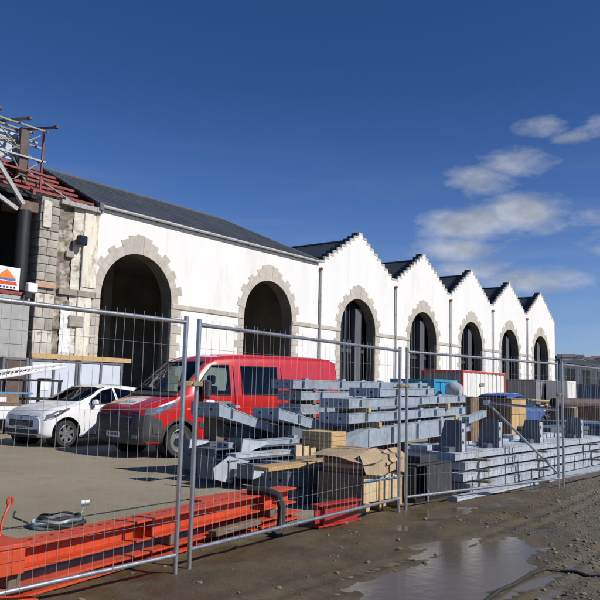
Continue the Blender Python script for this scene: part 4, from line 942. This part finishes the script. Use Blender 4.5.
for k in range(3): MB().box(x0+.03, x1-.03, y0+.04, y1-.03, H_+.002+.062*k, H_+.06+.062*k, .01).build('packed_board', ('osb_and_shade', 'kraft', 'osb_and_shade')[k], cr_, world=True)
def fold(name, grid, th=.008):                          # stiff folded paper: a few flat facets
    b = MB(); nr_, nc_ = len(grid), len(grid[0]); vs = []
    sub = 4
    def P(u, w_):
        a = min(int(u), nc_-2); c = min(int(w_), nr_-2); fu, fw_ = u-a, w_-c
        p = [Vector(grid[c][a]), Vector(grid[c][a+1]), Vector(grid[c+1][a]), Vector(grid[c+1][a+1])]
        q = (p[0]*(1-fu)+p[1]*fu)*(1-fw_)+(p[2]*(1-fu)+p[3]*fu)*fw_
        n_ = .012*noise.noise(q*6)+.02*abs(noise.noise(q*2.6+Vector((3, 1, 0))))
        return q+Vector((0, -n_*.6, n_))
    U, V_ = (nc_-1)*sub, (nr_-1)*sub
    vs = [P(i/sub, j/sub) for j in range(V_+1) for i in range(U+1)]
    b.add(vs, [(j*(U+1)+i, j*(U+1)+i+1, (j+1)*(U+1)+i+1, (j+1)*(U+1)+i) for j in range(V_) for i in range(U)])
    return b.build(name, 'kraft', cr_, world=True, fix=False)
ya, yb, yc = y0-.04, y0+.25, y1+.06
fold('paper_sheet', [[(x0-.06, ya-.02, .47), (x0+.32, ya-.025, .43), (x0+.62, ya-.02, .49), (x1+.05, ya-.02, .42)],
                     [(x0-.10, ya, .60), (x0+.30, ya+.0, .665), (x0+.60, ya-.01, .70), (x1+.04, ya, .655)],
                     [(x0-.16, yb, .66), (x0+.28, yb, .72), (x0+.62, yb, .735), (x1+.02, yb, .69)],
                     [(x0-.10, yc, .665), (x0+.3, yc, .72), (x0+.6, yc, .73), (x1, yc, .68)]])
fold('paper_flap', [[(x0-.12, ya-.03, .585), (x0+.12, ya-.06, .60), (x0+.36, ya-.05, .655)], [(x0-.02, ya+.10, .70), (x0+.2, ya+.12, .735), (x0+.42, ya+.14, .76)]])
fold('paper_flap', [[(x0+.40, ya-.05, .56), (x0+.62, ya-.06, .60), (x0+.88, ya-.05, .66)], [(x0+.48, ya+.08, .725), (x0+.68, ya+.1, .75), (x1+.0, ya+.1, .74)]])
G('dark grey girder on the ground just left of the crate', 7.65, 9.5, 5.92, 6.35, .012, .20, .012, .20, 'beam_dk')
G('dark grey girder stacked under the weathered plank', 7.5, 9.4, 5.95, 6.33, .215, .42, .215, .42, 'beam_dk')
timber('thin bearer between the two dark girders by the crate', 7.9, 8.0, 5.9, 6.4, .2005, .2145)

# orange girders in the foreground
ang = R(9.2)
ibeam('upper orange girder with rows of bolt holes along the fence', (2.62, 4.715, .195), ang, 4.25, .24, .17, holes=True, stiff=(1.62, 1.72, 3.55, 3.9))
ibeam('lower orange girder lying on the mud under the holed one', (2.40, 4.70, .010), ang, 4.6, .26, .085, stiff=(1.5, 2.6, 3.6))
ibeam('short red girder ending at the foot of the plywood crate', (6.62, 4.86, .0), R(-3), .78, .13, .24, 'redpt', stiff=(.1,))
ibeam('short orange girder resting on the lower one near the crate', (5.55, 5.62, .02), R(2), 1.25, .22, .30, stiff=(.2,))
ob = thing('orange_bracket', 'orange bracket box with a hook at the left end of the girders', 'bracket', (2.75, 4.72, 0))
MB().box(2.5, 3.02, 4.60, 4.98, .366, .40, .008).build('cap_plate', 'orange', ob, world=True); MB().box(2.5, 2.98, 4.60, 4.63, .20, .364, .004).build('side_plate', 'orange', ob, world=True)
MB().hexa([(2.45, 4.54, .12), (3.05, 4.52, .005), (3.05, 4.62, .005), (2.45, 4.66, .12), (2.45, 4.54, .15), (3.05, 4.52, .035), (3.05, 4.62, .035), (2.45, 4.66, .15)]).build('sloping_plate', 'orange', ob, world=True)
MB().tube([(2.98, 4.93, .39), (3.0, 4.95, .48), (3.03, 4.96, .55), (3.06, 4.97, .60)], .010, 6).build('hook', 'orange', ob, world=True)
MB().tube([(3.065+.022*math.cos(q*.7), 4.97, .625+.028*math.sin(q*.7)) for q in range(10)], .010, 6).build('hook_eye', 'orange', ob, world=True)
st_ = MB(); pts = [(6.02, 5.30, .41), (6.10, 5.12, .41), (6.14, 4.98, .37), (6.14, 4.93, .26), (6.10, 4.90, .12), (6.02, 4.86, .03), (5.88, 4.82, .02)]
tag(st_.tube(pts, .045, 8).build('rubber_strap', 'rubber', smooth=True), 'black rubber strap draped over the orange girder end', 'strap')
for q, (x, y_) in enumerate(((2.9, 4.66), (4.6, 4.93), (6.3, 5.21))): timber('timber packer between the orange girders, ' + ('left one', 'middle one', 'right one')[q], x, x+.09, y_, y_+.20, .096, .194)
tm = timber('wet timber off-cut lying between the orange girders', 5.15, 5.95, 4.90, 5.0, .097, .15, 'timber_dk', 'timber_offcut', R(9), 'loose timber by the girders')
# coil of hose behind the girders
hc = thing('hose_coil', 'grey coil of hose on the ground behind the orange girder', 'hose', (4.75, 6.78, 0))
for k in range(5):
    pts = [(.27*(1-.05*k)*math.cos(2*math.pi*i/28)+.02*math.sin(k*2), .20*(1-.05*k)*math.sin(2*math.pi*i/28)+.02*math.cos(k*3), .02+.018*k+.01*math.sin(i*1.1+k)) for i in range(29)]
    MB().tube(pts, .022, 7, False).build('loop', ('waterjar', 'rubber', 'beam_pl')[k % 3], hc, smooth=True)
MB().tube([(-.28, .1, .05), (-.4, .2, .12), (-.35, .25, .16)], .01, 6).build('loose_end', 'rubber', hc)
MB().box(.36, .47, .12, .13, .15, .21, .003).build('paper_tag', 'whiteplastic', hc); MB().tube([(.30, .05, .06), (.40, .12, .16)], .003, 4).build('tag_wire', 'wire', hc)

# pale steel stack at the right
def flatbeam(label, x0, x1, y0, y1, z0, z1, rise=0., rz=0.):
    return G(label, x0, x1, y0, y1, z0, z1, z0+rise, z1+rise, 'beam_pl', rz, 'pale_girder', 'pale girders in the low stack')
lay = ((.045, .155, 10.35), (.195, .305, 10.22), (.345, .455, 10.4), (.495, .60, 10.16))
for k, (a, b, xx) in enumerate(lay):
    nm = ('bottom', 'second lowest', 'third lowest', 'topmost')[k]
    flatbeam(f'long pale girder, {nm} layer of the low right stack, fence side', xx, 17.6, 4.78+.05*k, 5.18+.05*k, a, b, 0)
    flatbeam(f'long pale girder, {nm} layer of the low right stack, yard side', xx+.1, 17.7, 5.22+.05*k, 5.66+.05*k, a, b+.002, 0)
for k, (a, b, _x) in enumerate(lay[:-1]):
    for q, x in enumerate((10.65, 13.2, 16.3)):
        nm = ('left', 'middle', 'right')[q]
        timber(f'brown bearer, {nm} one on layer {("one", "two", "three")[k]} of the low pale stack', x+.1*k, x+.1*k+.10, 4.62+.05*k, 5.68+.05*k, b+.004, b+.038, 'timber_dk')
for q, x in enumerate((10.7, 13.4, 16.4)): timber('bottom brown bearer at the %s of the low pale stack' % ('left', 'middle', 'right')[q], x, x+.12, 4.70, 5.7, 0, .043)
flatbeam('flat pale plate on the ground along the fence below the low stack', 9.55, 12.5, 4.60, 4.745, .008, .06, 0, R(-1.2))
flatbeam('flat pale plate on the ground right of the fence brace', 12.9, 17.0, 4.50, 4.70, .008, .055, 0, 0)
for i, (x, z0, hgt, w_) in enumerate(((10.45, .603, .47, .16), (11.85, .603, .46, .17), (13.75, .603, .42, .18), (16.2, .603, .43, .18))):
    nm = ('tallest upright grey bracket nearest the crate', 'second upright grey bracket from the crate', 'third upright grey bracket left of the fence posts', 'last upright grey bracket right of the fence posts')[i]
    t = thing('upright_bracket', nm+' on the pale stack', 'bracket', (x, 5.06, z0), 0, 'upright brackets on the pale stack')
    MB().prism([(-.10, 0), (.30, 0), (.18, hgt), (-.09, hgt)], 'x', 0, .02).build('end_plate', 'beam_dk', t)  # end plates coloured darker than the face plate to stand for shade
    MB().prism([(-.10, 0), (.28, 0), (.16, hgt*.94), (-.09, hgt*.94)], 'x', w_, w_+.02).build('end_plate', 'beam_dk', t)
    MB().box(.0205, w_-.0005, -.088, -.074, .0, hgt*.90, .003).build('face_plate', 'beam_pl', t)
    for zz in (.25, .62): MB().box(.05, .10, -.092, -.0885, hgt*zz, hgt*zz+.05).build('slot', 'hole', t)
    MB().box(-.2, -.001, .0, .12, .0, .07, .004).build('foot', 'beam_dk', t)
for i in range(9):
    x = 10.2+.78*i; w_ = .35+.2*random.random()
    tag(MB().box(0, w_, 0, .3, 0, .035+.05*random.random(), .004).build('splice_plate', 'beam_pl'), 'pale splice plate lying on the low stack, number %s from the crate' % ('one', 'two', 'three', 'four', 'five', 'six', 'seven', 'eight', 'nine')[i], 'plate', 'splice plates on the pale stack').location = (x, 5.40+.1*(i % 3), .604)
for i in range(12):
    x = 10.4+.58*i+.1*random.random()
    tag(MB().tube([(0, 0, 0), (.01, .008, .20+.3*random.random())], .007, 6).build('threaded_rod', 'black'), 'thin black rod standing in front of the low pale stack', 'rod', 'rods at the low stack').location = (x, 4.765, 0)
# dark machine crate between the wooden crate and the pale stack
dm = thing('dark_steel_box', 'black steel box frame right of the plywood crate', 'box', (9.35, 5.1, 0))
MB().box(9.0, 9.04, 4.95, 5.70, .05, .47, .005).build('end_plate', 'darkbox', dm, world=True); MB().box(9.30, 10.08, 4.93, 4.97, .05, .47, .005).build('face_plate', 'darkbox', dm, world=True)
MB().box(9.05, 10.1, 4.95, 5.70, .475, .50, .004).build('top_plate', 'darkbox', dm, world=True); MB().box(9.25, 9.75, 5.0, 5.5, .501, .60, .01).build('raised_box', 'darkbox', dm, world=True)
MB().box(9.0, 10.12, 4.94, 5.72, 0, .048, .004).build('base_plate', 'black', dm, world=True); MB().tube([(9.3, 4.915, .0), (9.3, 4.915, .16)], .018, 8).build('pin', 'galv', dm, world=True)
MB().box(10.085, 10.12, 4.96, 5.7, .05, .45, .004).build('end_plate', 'timber_dk', dm, world=True); MB().box(9.6, 9.64, 4.975, 5.65, .06, .47).build('rib', 'black', dm, world=True)

# tall crate: shade put into the brown side, sunlight into the yellow face
tb = thing('tall_crate', 'tall wooden crate, side coloured brown for shade, lit face yellow', 'crate', (20.7, 8.6, 0))
xk = at(511, 396, 'y', 8).x; xe = at(526, 397, 'y', 8).x
for k in range(6): MB().box(xk, xk+.03, 8.03+.20*k, 8.225+.20*k, .1, 1.34, .004).build('side_board', 'osb_and_shade', tb, world=True)
for k in range(2):
    for q in range(3): MB().box(xk+.035+(xe-xk)/2*k, xk+(xe-xk)/2*(k+1), 8.0, 8.03, .1+.415*q, .505+.415*q, .004).build('front_board', 'timber', tb, world=True)
MB().box(xk, xe, 8.0, 9.22, 1.345, 1.37, .004).build('lid', 'osb_and_shade', tb, world=True); MB().box(xk+.035, xe, 8.04, 9.2, .1, 1.34).build('core', 'brownp', tb, world=True); MB().box(xk+.1, xe-.1, 8.05, 9.2, 0, .098).build('skid', 'timber_dk', tb, world=True)
xq = at(471, 394, 'y', 8.6).x
dpn = thing('brown_panel_stack', 'stack of dark brown boards on edge behind the upright brackets', 'boards', (xq+.5, 8.9, 0))
for k in range(5): MB().box(xq+.02+.10*k, xq+.10+.10*k, 8.6, 9.9, .0, 1.36+.02*(k % 3), .004).build('board', 'osb_and_shade', dpn, world=True)

# ------------------------------------------------------------------ site boxes and containers
def container(name, label, x0, x1, y0, y1, h, mside, mend, mframe, ribs=True, z0=.05):
    t = thing(name, label, 'container', ((x0+x1)/2, (y0+y1)/2, 0), 0, 'site containers')
    b = MB(); fr = .11
    for (px_, py_) in ((x0, y0), (x1-fr, y0), (x0, y1-fr), (x1-fr, y1-fr)): MB().box(px_, px_+fr, py_, py_+fr, 0, h, .01).build('corner_post', mframe, t, world=True)
    for zz in (z0, h-fr):
        for (a, b_, c, d) in ((x0+fr, x1-fr, y0, y0+fr), (x0+fr, x1-fr, y1-fr, y1), (x0, x0+fr, y0+fr, y1-fr), (x1-fr, x1, y0+fr, y1-fr)):
            MB().box(a, b_, c, d, zz, zz+fr, .008).build('frame_rail', mframe, t, world=True)
    def corr(a0, a1, fixed, axis_, m):
        n = max(2, int((a1-a0)/.28)); w_ = (a1-a0)/n; bb = MB()
        for k in range(n):
            s, e, d = a0+k*w_, a0+(k+1)*w_, (.0, .03)[k % 2]
            if axis_ == 'x': bb.box(s, e-.001, fixed+d, fixed+d+.02, z0+fr, h-fr)
            else: bb.box(fixed+d, fixed+d+.02, s, e-.001, z0+fr, h-fr)
        return bb.build('corrugated_panel', m, t, world=True)
    corr(x0+fr, x1-fr, y0+.03, 'x', mside); corr(x0+fr, x1-fr, y1-.09, 'x', mside); corr(y0+fr, y1-fr, x0+.03, 'y', mend); corr(y0+fr, y1-fr, x1-.09, 'y', mend)
    MB().box(x0+.01, x1-.01, y0+.01, y1-.01, h-.03, h+.012, .004).build('roof', mside, t, world=True)
    return t
c1 = container('shipping_container', 'white site container with bright red frame', 38.1, 44.1, 18, 20.6, 2.75, 'cwhite', 'cgrey', 'cred')
MB().box(40.4, 40.9, 17.985, 17.998, 1.9, 2.1).build('vent', 'cgrey', c1, world=True)
c2 = container('skip_container', 'small cyan blue skip container beside the red framed one', 28.9, 31.2, 15, 17.2, 2.05, 'ccyan', 'ccyan', 'ccyan')
mx_ = thing('cement_mixer', 'small grey cement mixer standing before the cyan container', 'mixer', (29.55, 14.4, 0))
MB().lathe_y([(.01, -.36), (.22, -.36), (.36, -.1), (.36, .1), (.24, .3), (.01, .3)], 0, 1.62, 16).build('drum', 'steelgrey', mx_, smooth=True)
for (a, b) in ((-.45, -.3), (.45, -.3), (-.45, .3), (.45, .3)): MB().tube([(a, b, 0), (a*.3, b*.4, 1.4)], .04, 6).build('leg', 'black', mx_)
MB().box(-.3, .3, -.2, .2, 1.18, 1.30, .02).build('cradle', 'black', mx_)
c3 = container('site_cabin', 'long grey site cabin in front of the last arch', 60.2, 70.1, 22.0, 24.5, 2.75, 'cgrey', 'cgrey', 'cframe')
for x in (62.4, 65.6): MB().box(x, x+1.1, 21.97, 22.02, 1.2, 2.2, .01).build('window', 'bglass', c3, world=True)
container('white_cabinet', 'narrow white cabin at the right of the fence posts', 62.0, 64.2, 20, 21.8, 2.7, 'cwhite', 'cwhite', 'cwhite')
container('blue_container', 'dark blue container beyond the white cabin', 96, 105, 29.0, 32.5, 2.95, 'cblue', 'cblue', 'cblue')
container('blue_container', 'bright blue container at the right edge of the photo', 88.5, 93.5, 24.4, 27.4, 2.9, 'cblue', 'cblue', 'cframe')
# grey panelled store boxes at the left
def store(label, xa, xb, cols, m):
    t = thing('store_cabinet', label, 'cabinet', ((xa+xb)/2, 24.4, 0), 0, 'store cabinets before the hall')
    n = cols; w_ = (xb-xa)/n
    for k in range(n+1): MB().box(xa+k*w_-.05, xa+k*w_+.05, 23.5, 23.6, 0, 2.32, .01).build('post', 'cframe', t, world=True)
    for k in range(n):
        MB().box(xa+k*w_+.055, xa+(k+1)*w_-.055, 23.54, 23.58, .12, 2.22, .006).build('panel', m, t, world=True)
        MB().box(xa+k*w_+.055, xa+(k+1)*w_-.055, 23.505, 23.59, 2.225, 2.31, .006).build('top_rail', 'cframe', t, world=True)
        MB().box(xa+k*w_+.055, xa+(k+1)*w_-.055, 23.505, 23.59, .03, .115, .006).build('bottom_rail', 'cframe', t, world=True)
    MB().box(xa+.002, xb-.002, 23.6, 25.2, 0.01, 2.30).build('carcass', 'cframe', t, world=True)
    return t
store('store cabinet with a dark brown door at the far left', 13.9, 14.80, 1, 'brownp')
sb = store('double grey store cabinet left of the white car roof', 14.92, 16.85, 2, 'cpanel')
sc_ = store('double grey store cabinet beside the van windscreen', 16.97, 18.95, 2, 'cpanel')
MB().box(17.2, 17.75, 23.525, 23.539, 1.25, 1.45).build('notice', 'sticker', sc_, world=True); MB().box(15.3, 15.7, 23.525, 23.539, 1.2, 1.5).build('notice', 'sticker', sb, world=True)
timber('long fresh timber beam on top of the store cabinets', 14.9, 19.35, 23.45, 23.62, 2.325, 2.50, 'timber', 'timber_beam', 0, 'timber on the cabinets')
# flatbed trailer with a lattice ladder, left edge
tr = thing('flatbed_trailer', 'white sided flatbed trailer at the left edge of the yard', 'trailer', (10.5, 20, 0))
MB().box(7.2, 12.0, 19.0, 21.0, .80, .86, .01).build('deck', 'timber_dk', tr, world=True); MB().box(7.2, 12.0, 18.96, 19.0, .45, .80, .01).build('side_board', 'whitepaint', tr, world=True); MB().box(12.0, 12.05, 19.0, 21.0, .45, .84, .01).build('tail_board', 'whitepaint', tr, world=True)
for x in (8.6, 9.6):
    for y_ in (19.02, 20.75): w_ = MB().lathe_y([(.02, y_+.2), (.3, y_+.2), (.33, y_+.15), (.33, y_+.05), (.3, y_), (.02, y_)], x, .33, 22).build('wheel', 'tyre', tr, world=True, smooth=True)
MB().tube([(11.7, 19.5, 0), (11.7, 19.5, .8)], .05, 6).build('jack_leg', 'black', tr, world=True)
MB().tube([(11.7, 20.6, 0), (11.7, 20.6, .8)], .05, 6).build('jack_leg', 'black', tr, world=True)
ld_ = thing('lattice_ladder', 'white lattice ladder sloping up over the trailer', 'ladder', (11.7, 20, .87))
p0 = Vector((9.8, 20.0, 1.22)); p1 = Vector((13.9, 20.0, 1.97)); dv = (p1-p0); un = Vector((-dv.z, 0, dv.x)).normalized()*.24
for (o_, y_) in ((0, 0), (1, 0), (0, .35), (1, .35)):
    q = un*o_+Vector((0, y_, 0)); MB().tube([p0+q, p1+q-(un*.55 if o_ else Vector())], .035, 6).build('rail', 'whiteplastic', ld_, world=True)
for k in range(15):
    a = p0+dv*(k/15); b = p0+dv*((k+.5)/15)+un*(1-.55*(k/15)); c_ = p0+dv*((k+1)/15)
    MB().tube([a, b, c_], .022, 5).build('lacing', 'whiteplastic', ld_, world=True); MB().tube([a, a+Vector((0, .35, 0))], .022, 5).build('rung', 'redsteel', ld_, world=True)
rk = thing('black_rack', 'black steel rack frame standing before the store cabinets', 'rack', (13.1, 20.5, 0))
for (x, y_) in ((12.5, 19.9), (13.7, 19.9), (12.5, 21.0), (13.7, 21.0)): MB().box(x-.04, x+.04, y_, y_+.08, 0, 1.5, .008).build('leg', 'black', rk, world=True)
for zz in (1.5, .95): MB().box(12.4, 13.8, 19.9, 21.1, zz, zz+.06, .008).build('shelf', 'black', rk, world=True)
tag(MB().tube([(13.45, 20.0, 1.562), (13.45, 20.35, 1.562), (13.45, 20.7, 1.562)], .05, 6).build('ladder_rest', 'timber_dk'), 'small timber rest under the ladder end on the rack', 'timber')
tag(MB().box(10.9, 12.4, 19.3, 19.6, 1.12, 1.18, .01).build('blue_plank', 'tarp'), 'blue plank lying across the trailer load', 'plank')
bx = thing('load_box', 'brown box with clutter on the trailer deck', 'box', (11.4, 19.6, .86)); MB().box(-.5, .5, -.4, .3, 0, .255, .01).build('box', 'osb_and_shade', bx); MB().box(-.3, .1, -.42, -.401, .05, .18).build('label', 'sticker', bx)
dr = thing('white_drum', 'white rounded drum on the trailer under the ladder', 'drum', (10.9, 20.5, .86)); MB().lathe_y([(.01, -.4), (.28, -.4), (.34, -.3), (.34, .3), (.28, .4), (.01, .4)], 0, .345, 22).build('barrel', 'whiteplastic', dr, smooth=True); MB().lathe_y([(.342, -.05), (.352, 0), (.342, .05)], 0, .345, 22).build('band', 'galv', dr, smooth=True)

# ------------------------------------------------------------------ clutter right of centre
ps = thing('plank_pile', 'pile of pale loose planks behind the fence posts', 'planks', (36.0, 12.6, 0))
for k in range(26):
    o_ = MB().box(-1.3, 1.3, -.09, .09, 0, .06, .004).build('plank', ('timber', 'ply', 'timber_dk')[k % 3], ps)
    o_.location = (random.uniform(-.5, .6), random.uniform(-.6, .6), .10+.045*k); o_.rotation_euler = (random.uniform(-.05, .05), random.uniform(-.06, .06), random.uniform(-.5, .5))
MB().box(-.9, .9, -.6, .6, 0, .10, .01).build('pallet', 'timber_dk', ps)
bigp = thing('big_pipe', 'long dark brown pipe lying at the right behind the fence', 'pipe', (32.5, 10.1, 0))
MB().tube([(29.9, 10.2, 1.2), (35.3, 10.0, 1.2)], .19, 20).build('pipe', 'brownp', bigp, world=True, smooth=True); MB().tube([(29.87, 10.2, 1.2), (29.89, 10.2, 1.2)], .15, 20).build('pipe_mouth', 'hole', bigp, world=True)
for x in (30.5, 34.2): MB().box(x, x+.4, 9.6, 10.6, 0, 1.02, .01).build('cradle', 'timber_dk', bigp, world=True)
for i, (x, y_, m, lab) in enumerate(((21.6, 7.4, 'beam_dk', 'dark grey sheet bundle left of the fence posts'), (27.2, 8.7, 'beam_dk', 'dark grey steel bundle right of the fence posts'), (26.4, 7.3, 'cblue', 'blue wrapped bundle at the right edge of the yard'))):
    t = thing('sheet_bundle', lab, 'bundle', (x, y_, 0), R(-5), 'wrapped bundles in the yard')
    for k in range((4, 4, 4)[i]): MB().box(-1.3+.05*(k % 2), 1.4-.04*(k % 3), -.5, .5, .10+.13*k, .218+.13*k, .012).build('sheet', m, t)
    for s in (-.9, .9): MB().box(s-.06, s+.06, -.5, .5, 0, .098, .005).build('bearer', 'timber_dk', t)

# ------------------------------------------------------------------ far shore
hl = MB(); hx = [at(px, 395, 'z', 1.4) for px in range(0, 1)]
D0 = 700
def far_pt(px, dist, z): d = dirpx(px, 395); d.z = 0; d.normalize(); return Vector((d.x*dist, d.y*dist, z))
pxs = list(range(300, 1500, 12)); nr = 8; vs = []
for j in range(nr+1):
    for px in pxs:
        hh = (43+9*noise.noise(Vector((px*.012, 0, 0)))+5*noise.noise(Vector((px*.06, 2, 0))))*smooth01((px-430)/130)
        t = j/nr; p = far_pt(px, D0+t*260, -1+hh*math.sin(min(1, t*1.35)*math.pi/2)+1.6*noise.noise(Vector((px*.2, j*1.7, 0)))*(t > .1)); vs.append(p)
nn = len(pxs)
hl.add(vs, [(j*nn+i, j*nn+i+1, (j+1)*nn+i+1, (j+1)*nn+i) for j in range(nr) for i in range(nn-1)])
tag(hl.build('hillside', 'hillm', fix=False, smooth=True), kind='structure')
hm = MB().box(-1, 1, -.8, .8, 0, 1.0).mesh('house_wall', M['hwall']); hr = MB().prism([(-.9, 1), (.9, 1), (0, 1.7)], 'x', -1.06, 1.06).mesh('house_roof', M['hroof']); hw_m = MB().box(-.15, .15, -.82, -.79, .35, .7).mesh('house_window', M['bglass'])
labs = ['tiny white house on the hilltop ridge behind the fence', ]
for i in range(16):
    px = 556+i*5.2+random.uniform(-1.5, 1.5); p = far_pt(px, D0+random.uniform(185, 215), 0)
    hh = (43+9*noise.noise(Vector((px*.012, 0, 0)))+5*noise.noise(Vector((px*.06, 2, 0))))*smooth01((px-430)/130)
    s_z = random.uniform(3.2, 5.2)
    t = thing('hill_house', 'tiny house in the row along the far hilltop', 'house', (p.x, p.y, hh-2.2), R(random.uniform(100, 140)), 'houses on the far hilltop'); t.scale = (s_z*1.1, s_z, s_z)
    for nm, me in (('wall', hm), ('roof', hr)): inst(nm, me, t, (0, 0, 0))
    for k in (-.5, .4): inst('window', hw_m, t, (k, 0, 0))
wh = thing('dark_warehouse', 'long dark warehouse below the far hilltop at the right', 'building', (150, 42, 0))
q0 = at(549, 395, 'y', 44).x
MB().box(150, 290, 50, 75, 0, 8.2).build('wall', 'warehouse', wh, world=True); MB().box(149, 291, 49.5, 75.5, 8.2, 8.8).build('roof', 'warehouse', wh, world=True)
for k in range(12): MB().box(154+11*k, 160+11*k, 49.93, 50.0, 2.5, 7.2).build('window', 'bglass', wh, world=True)
for i, (px, dist, hgt, w_) in enumerate(((556.5, 420, 19, 4.5), (563, 460, 14, 6))):
    p = far_pt(px, dist, 0)
    t = thing('pale_block', ('narrow pale building just beyond the hall corner', 'low pale building right of the hall corner')[i], 'building', p, R(38))
    MB().box(-w_/2, w_/2, -3, 3, 0, hgt).build('wall', 'hwall', t); MB().box(-w_/2-.2, w_/2+.2, -3.2, 3.2, hgt, hgt+.5).build('roof', 'hroof', t)
    for k in range(4): MB().box(-w_/4, w_/4, -3.06, -3, hgt-3.4*(k+1), hgt-3.4*(k+1)+1.6).build('window', 'bglass', t)

# ------------------------------------------------------------------ small stuff on the mud
peb = []
for k in range(5):
    bm = bmesh.new(); bmesh.ops.create_icosphere(bm, subdivisions=1, radius=1)
    for v_ in bm.verts: v_.co *= 1+.35*noise.noise(v_.co*1.3+Vector((k*7, 0, 0))); v_.co.z *= .62
    bm.verts.index_update(); peb.append(([tuple(v_.co) for v_ in bm.verts], [tuple(q.index for q in f.verts) for f in bm.faces])); bm.free()
gv = MB(); rnd = random.Random(3); cnt = 0
while cnt < 9000:
    x, y_ = rnd.uniform(2.6, 14), rnd.uniform(.8, 5.0)
    g_ = .42*x-1.25*y_+.9
    p = .05+.95*smooth01((g_-.2)/1.2)
    if x > 8 and y_ < 4: p = max(p, .30)
    if rnd.random() > p: continue
    z = ground_z(x, y_)
    if z < -.022: continue
    s_ = min(.026, .0035+.0055*rnd.expovariate(1)); vv, ff = peb[rnd.randrange(5)]; a = rnd.uniform(0, 6.28); c, sn = math.cos(a), math.sin(a)
    gv.add([(x+s_*(vx*c-vy*sn), y_+s_*(vx*sn+vy*c), z+s_*(vz*.9+.15)) for vx, vy, vz in vv], ff); cnt += 1
tag(gv.build('gravel', 'rock', fix=False), 'loose gravel and pebbles scattered over the muddy ground', 'gravel', kind='stuff')
for i, (px, py, s_) in enumerate(((425, 518, .05), (398, 540, .045), (436, 553, .05), (460, 520, .05), (415, 560, .04), (487, 523, .045), (505, 513, .05), (558, 502, .06), (570, 546, .05), (577, 541, .05), (399, 549, .06), (425, 561, .05), (487, 526, .04), (346, 523, .05))):
    p = at(px, py, 'z', 0); vv, ff = peb[i % 5]
    b = MB(); s_ *= .55; b.add([(s_*a, s_*b_, s_*c_) for a, b_, c_ in vv], ff)
    o_ = b.build('stone', 'rock'); tag(o_, 'egg sized loose stone lying on the wet mud', 'stone', 'loose stones on the mud'); o_.location = (p.x, p.y, ground_z(p.x, p.y)+s_*.3); o_.rotation_euler = (0, 0, i*1.3)
pts = []
for (px, py) in ((478, 606), (487, 598), (500, 590), (515, 582), (530, 574), (545, 569), (560, 569), (575, 572), (590, 575), (606, 578), (625, 580)):
    p = at(px, py, 'z', .0); pts.append((p.x, p.y, ground_z(p.x, p.y)+.012))
tag(MB().tube(pts, .015, 10).build('hose', 'rubber', smooth=True), 'black hose lying across the gravel at lower right', 'hose')
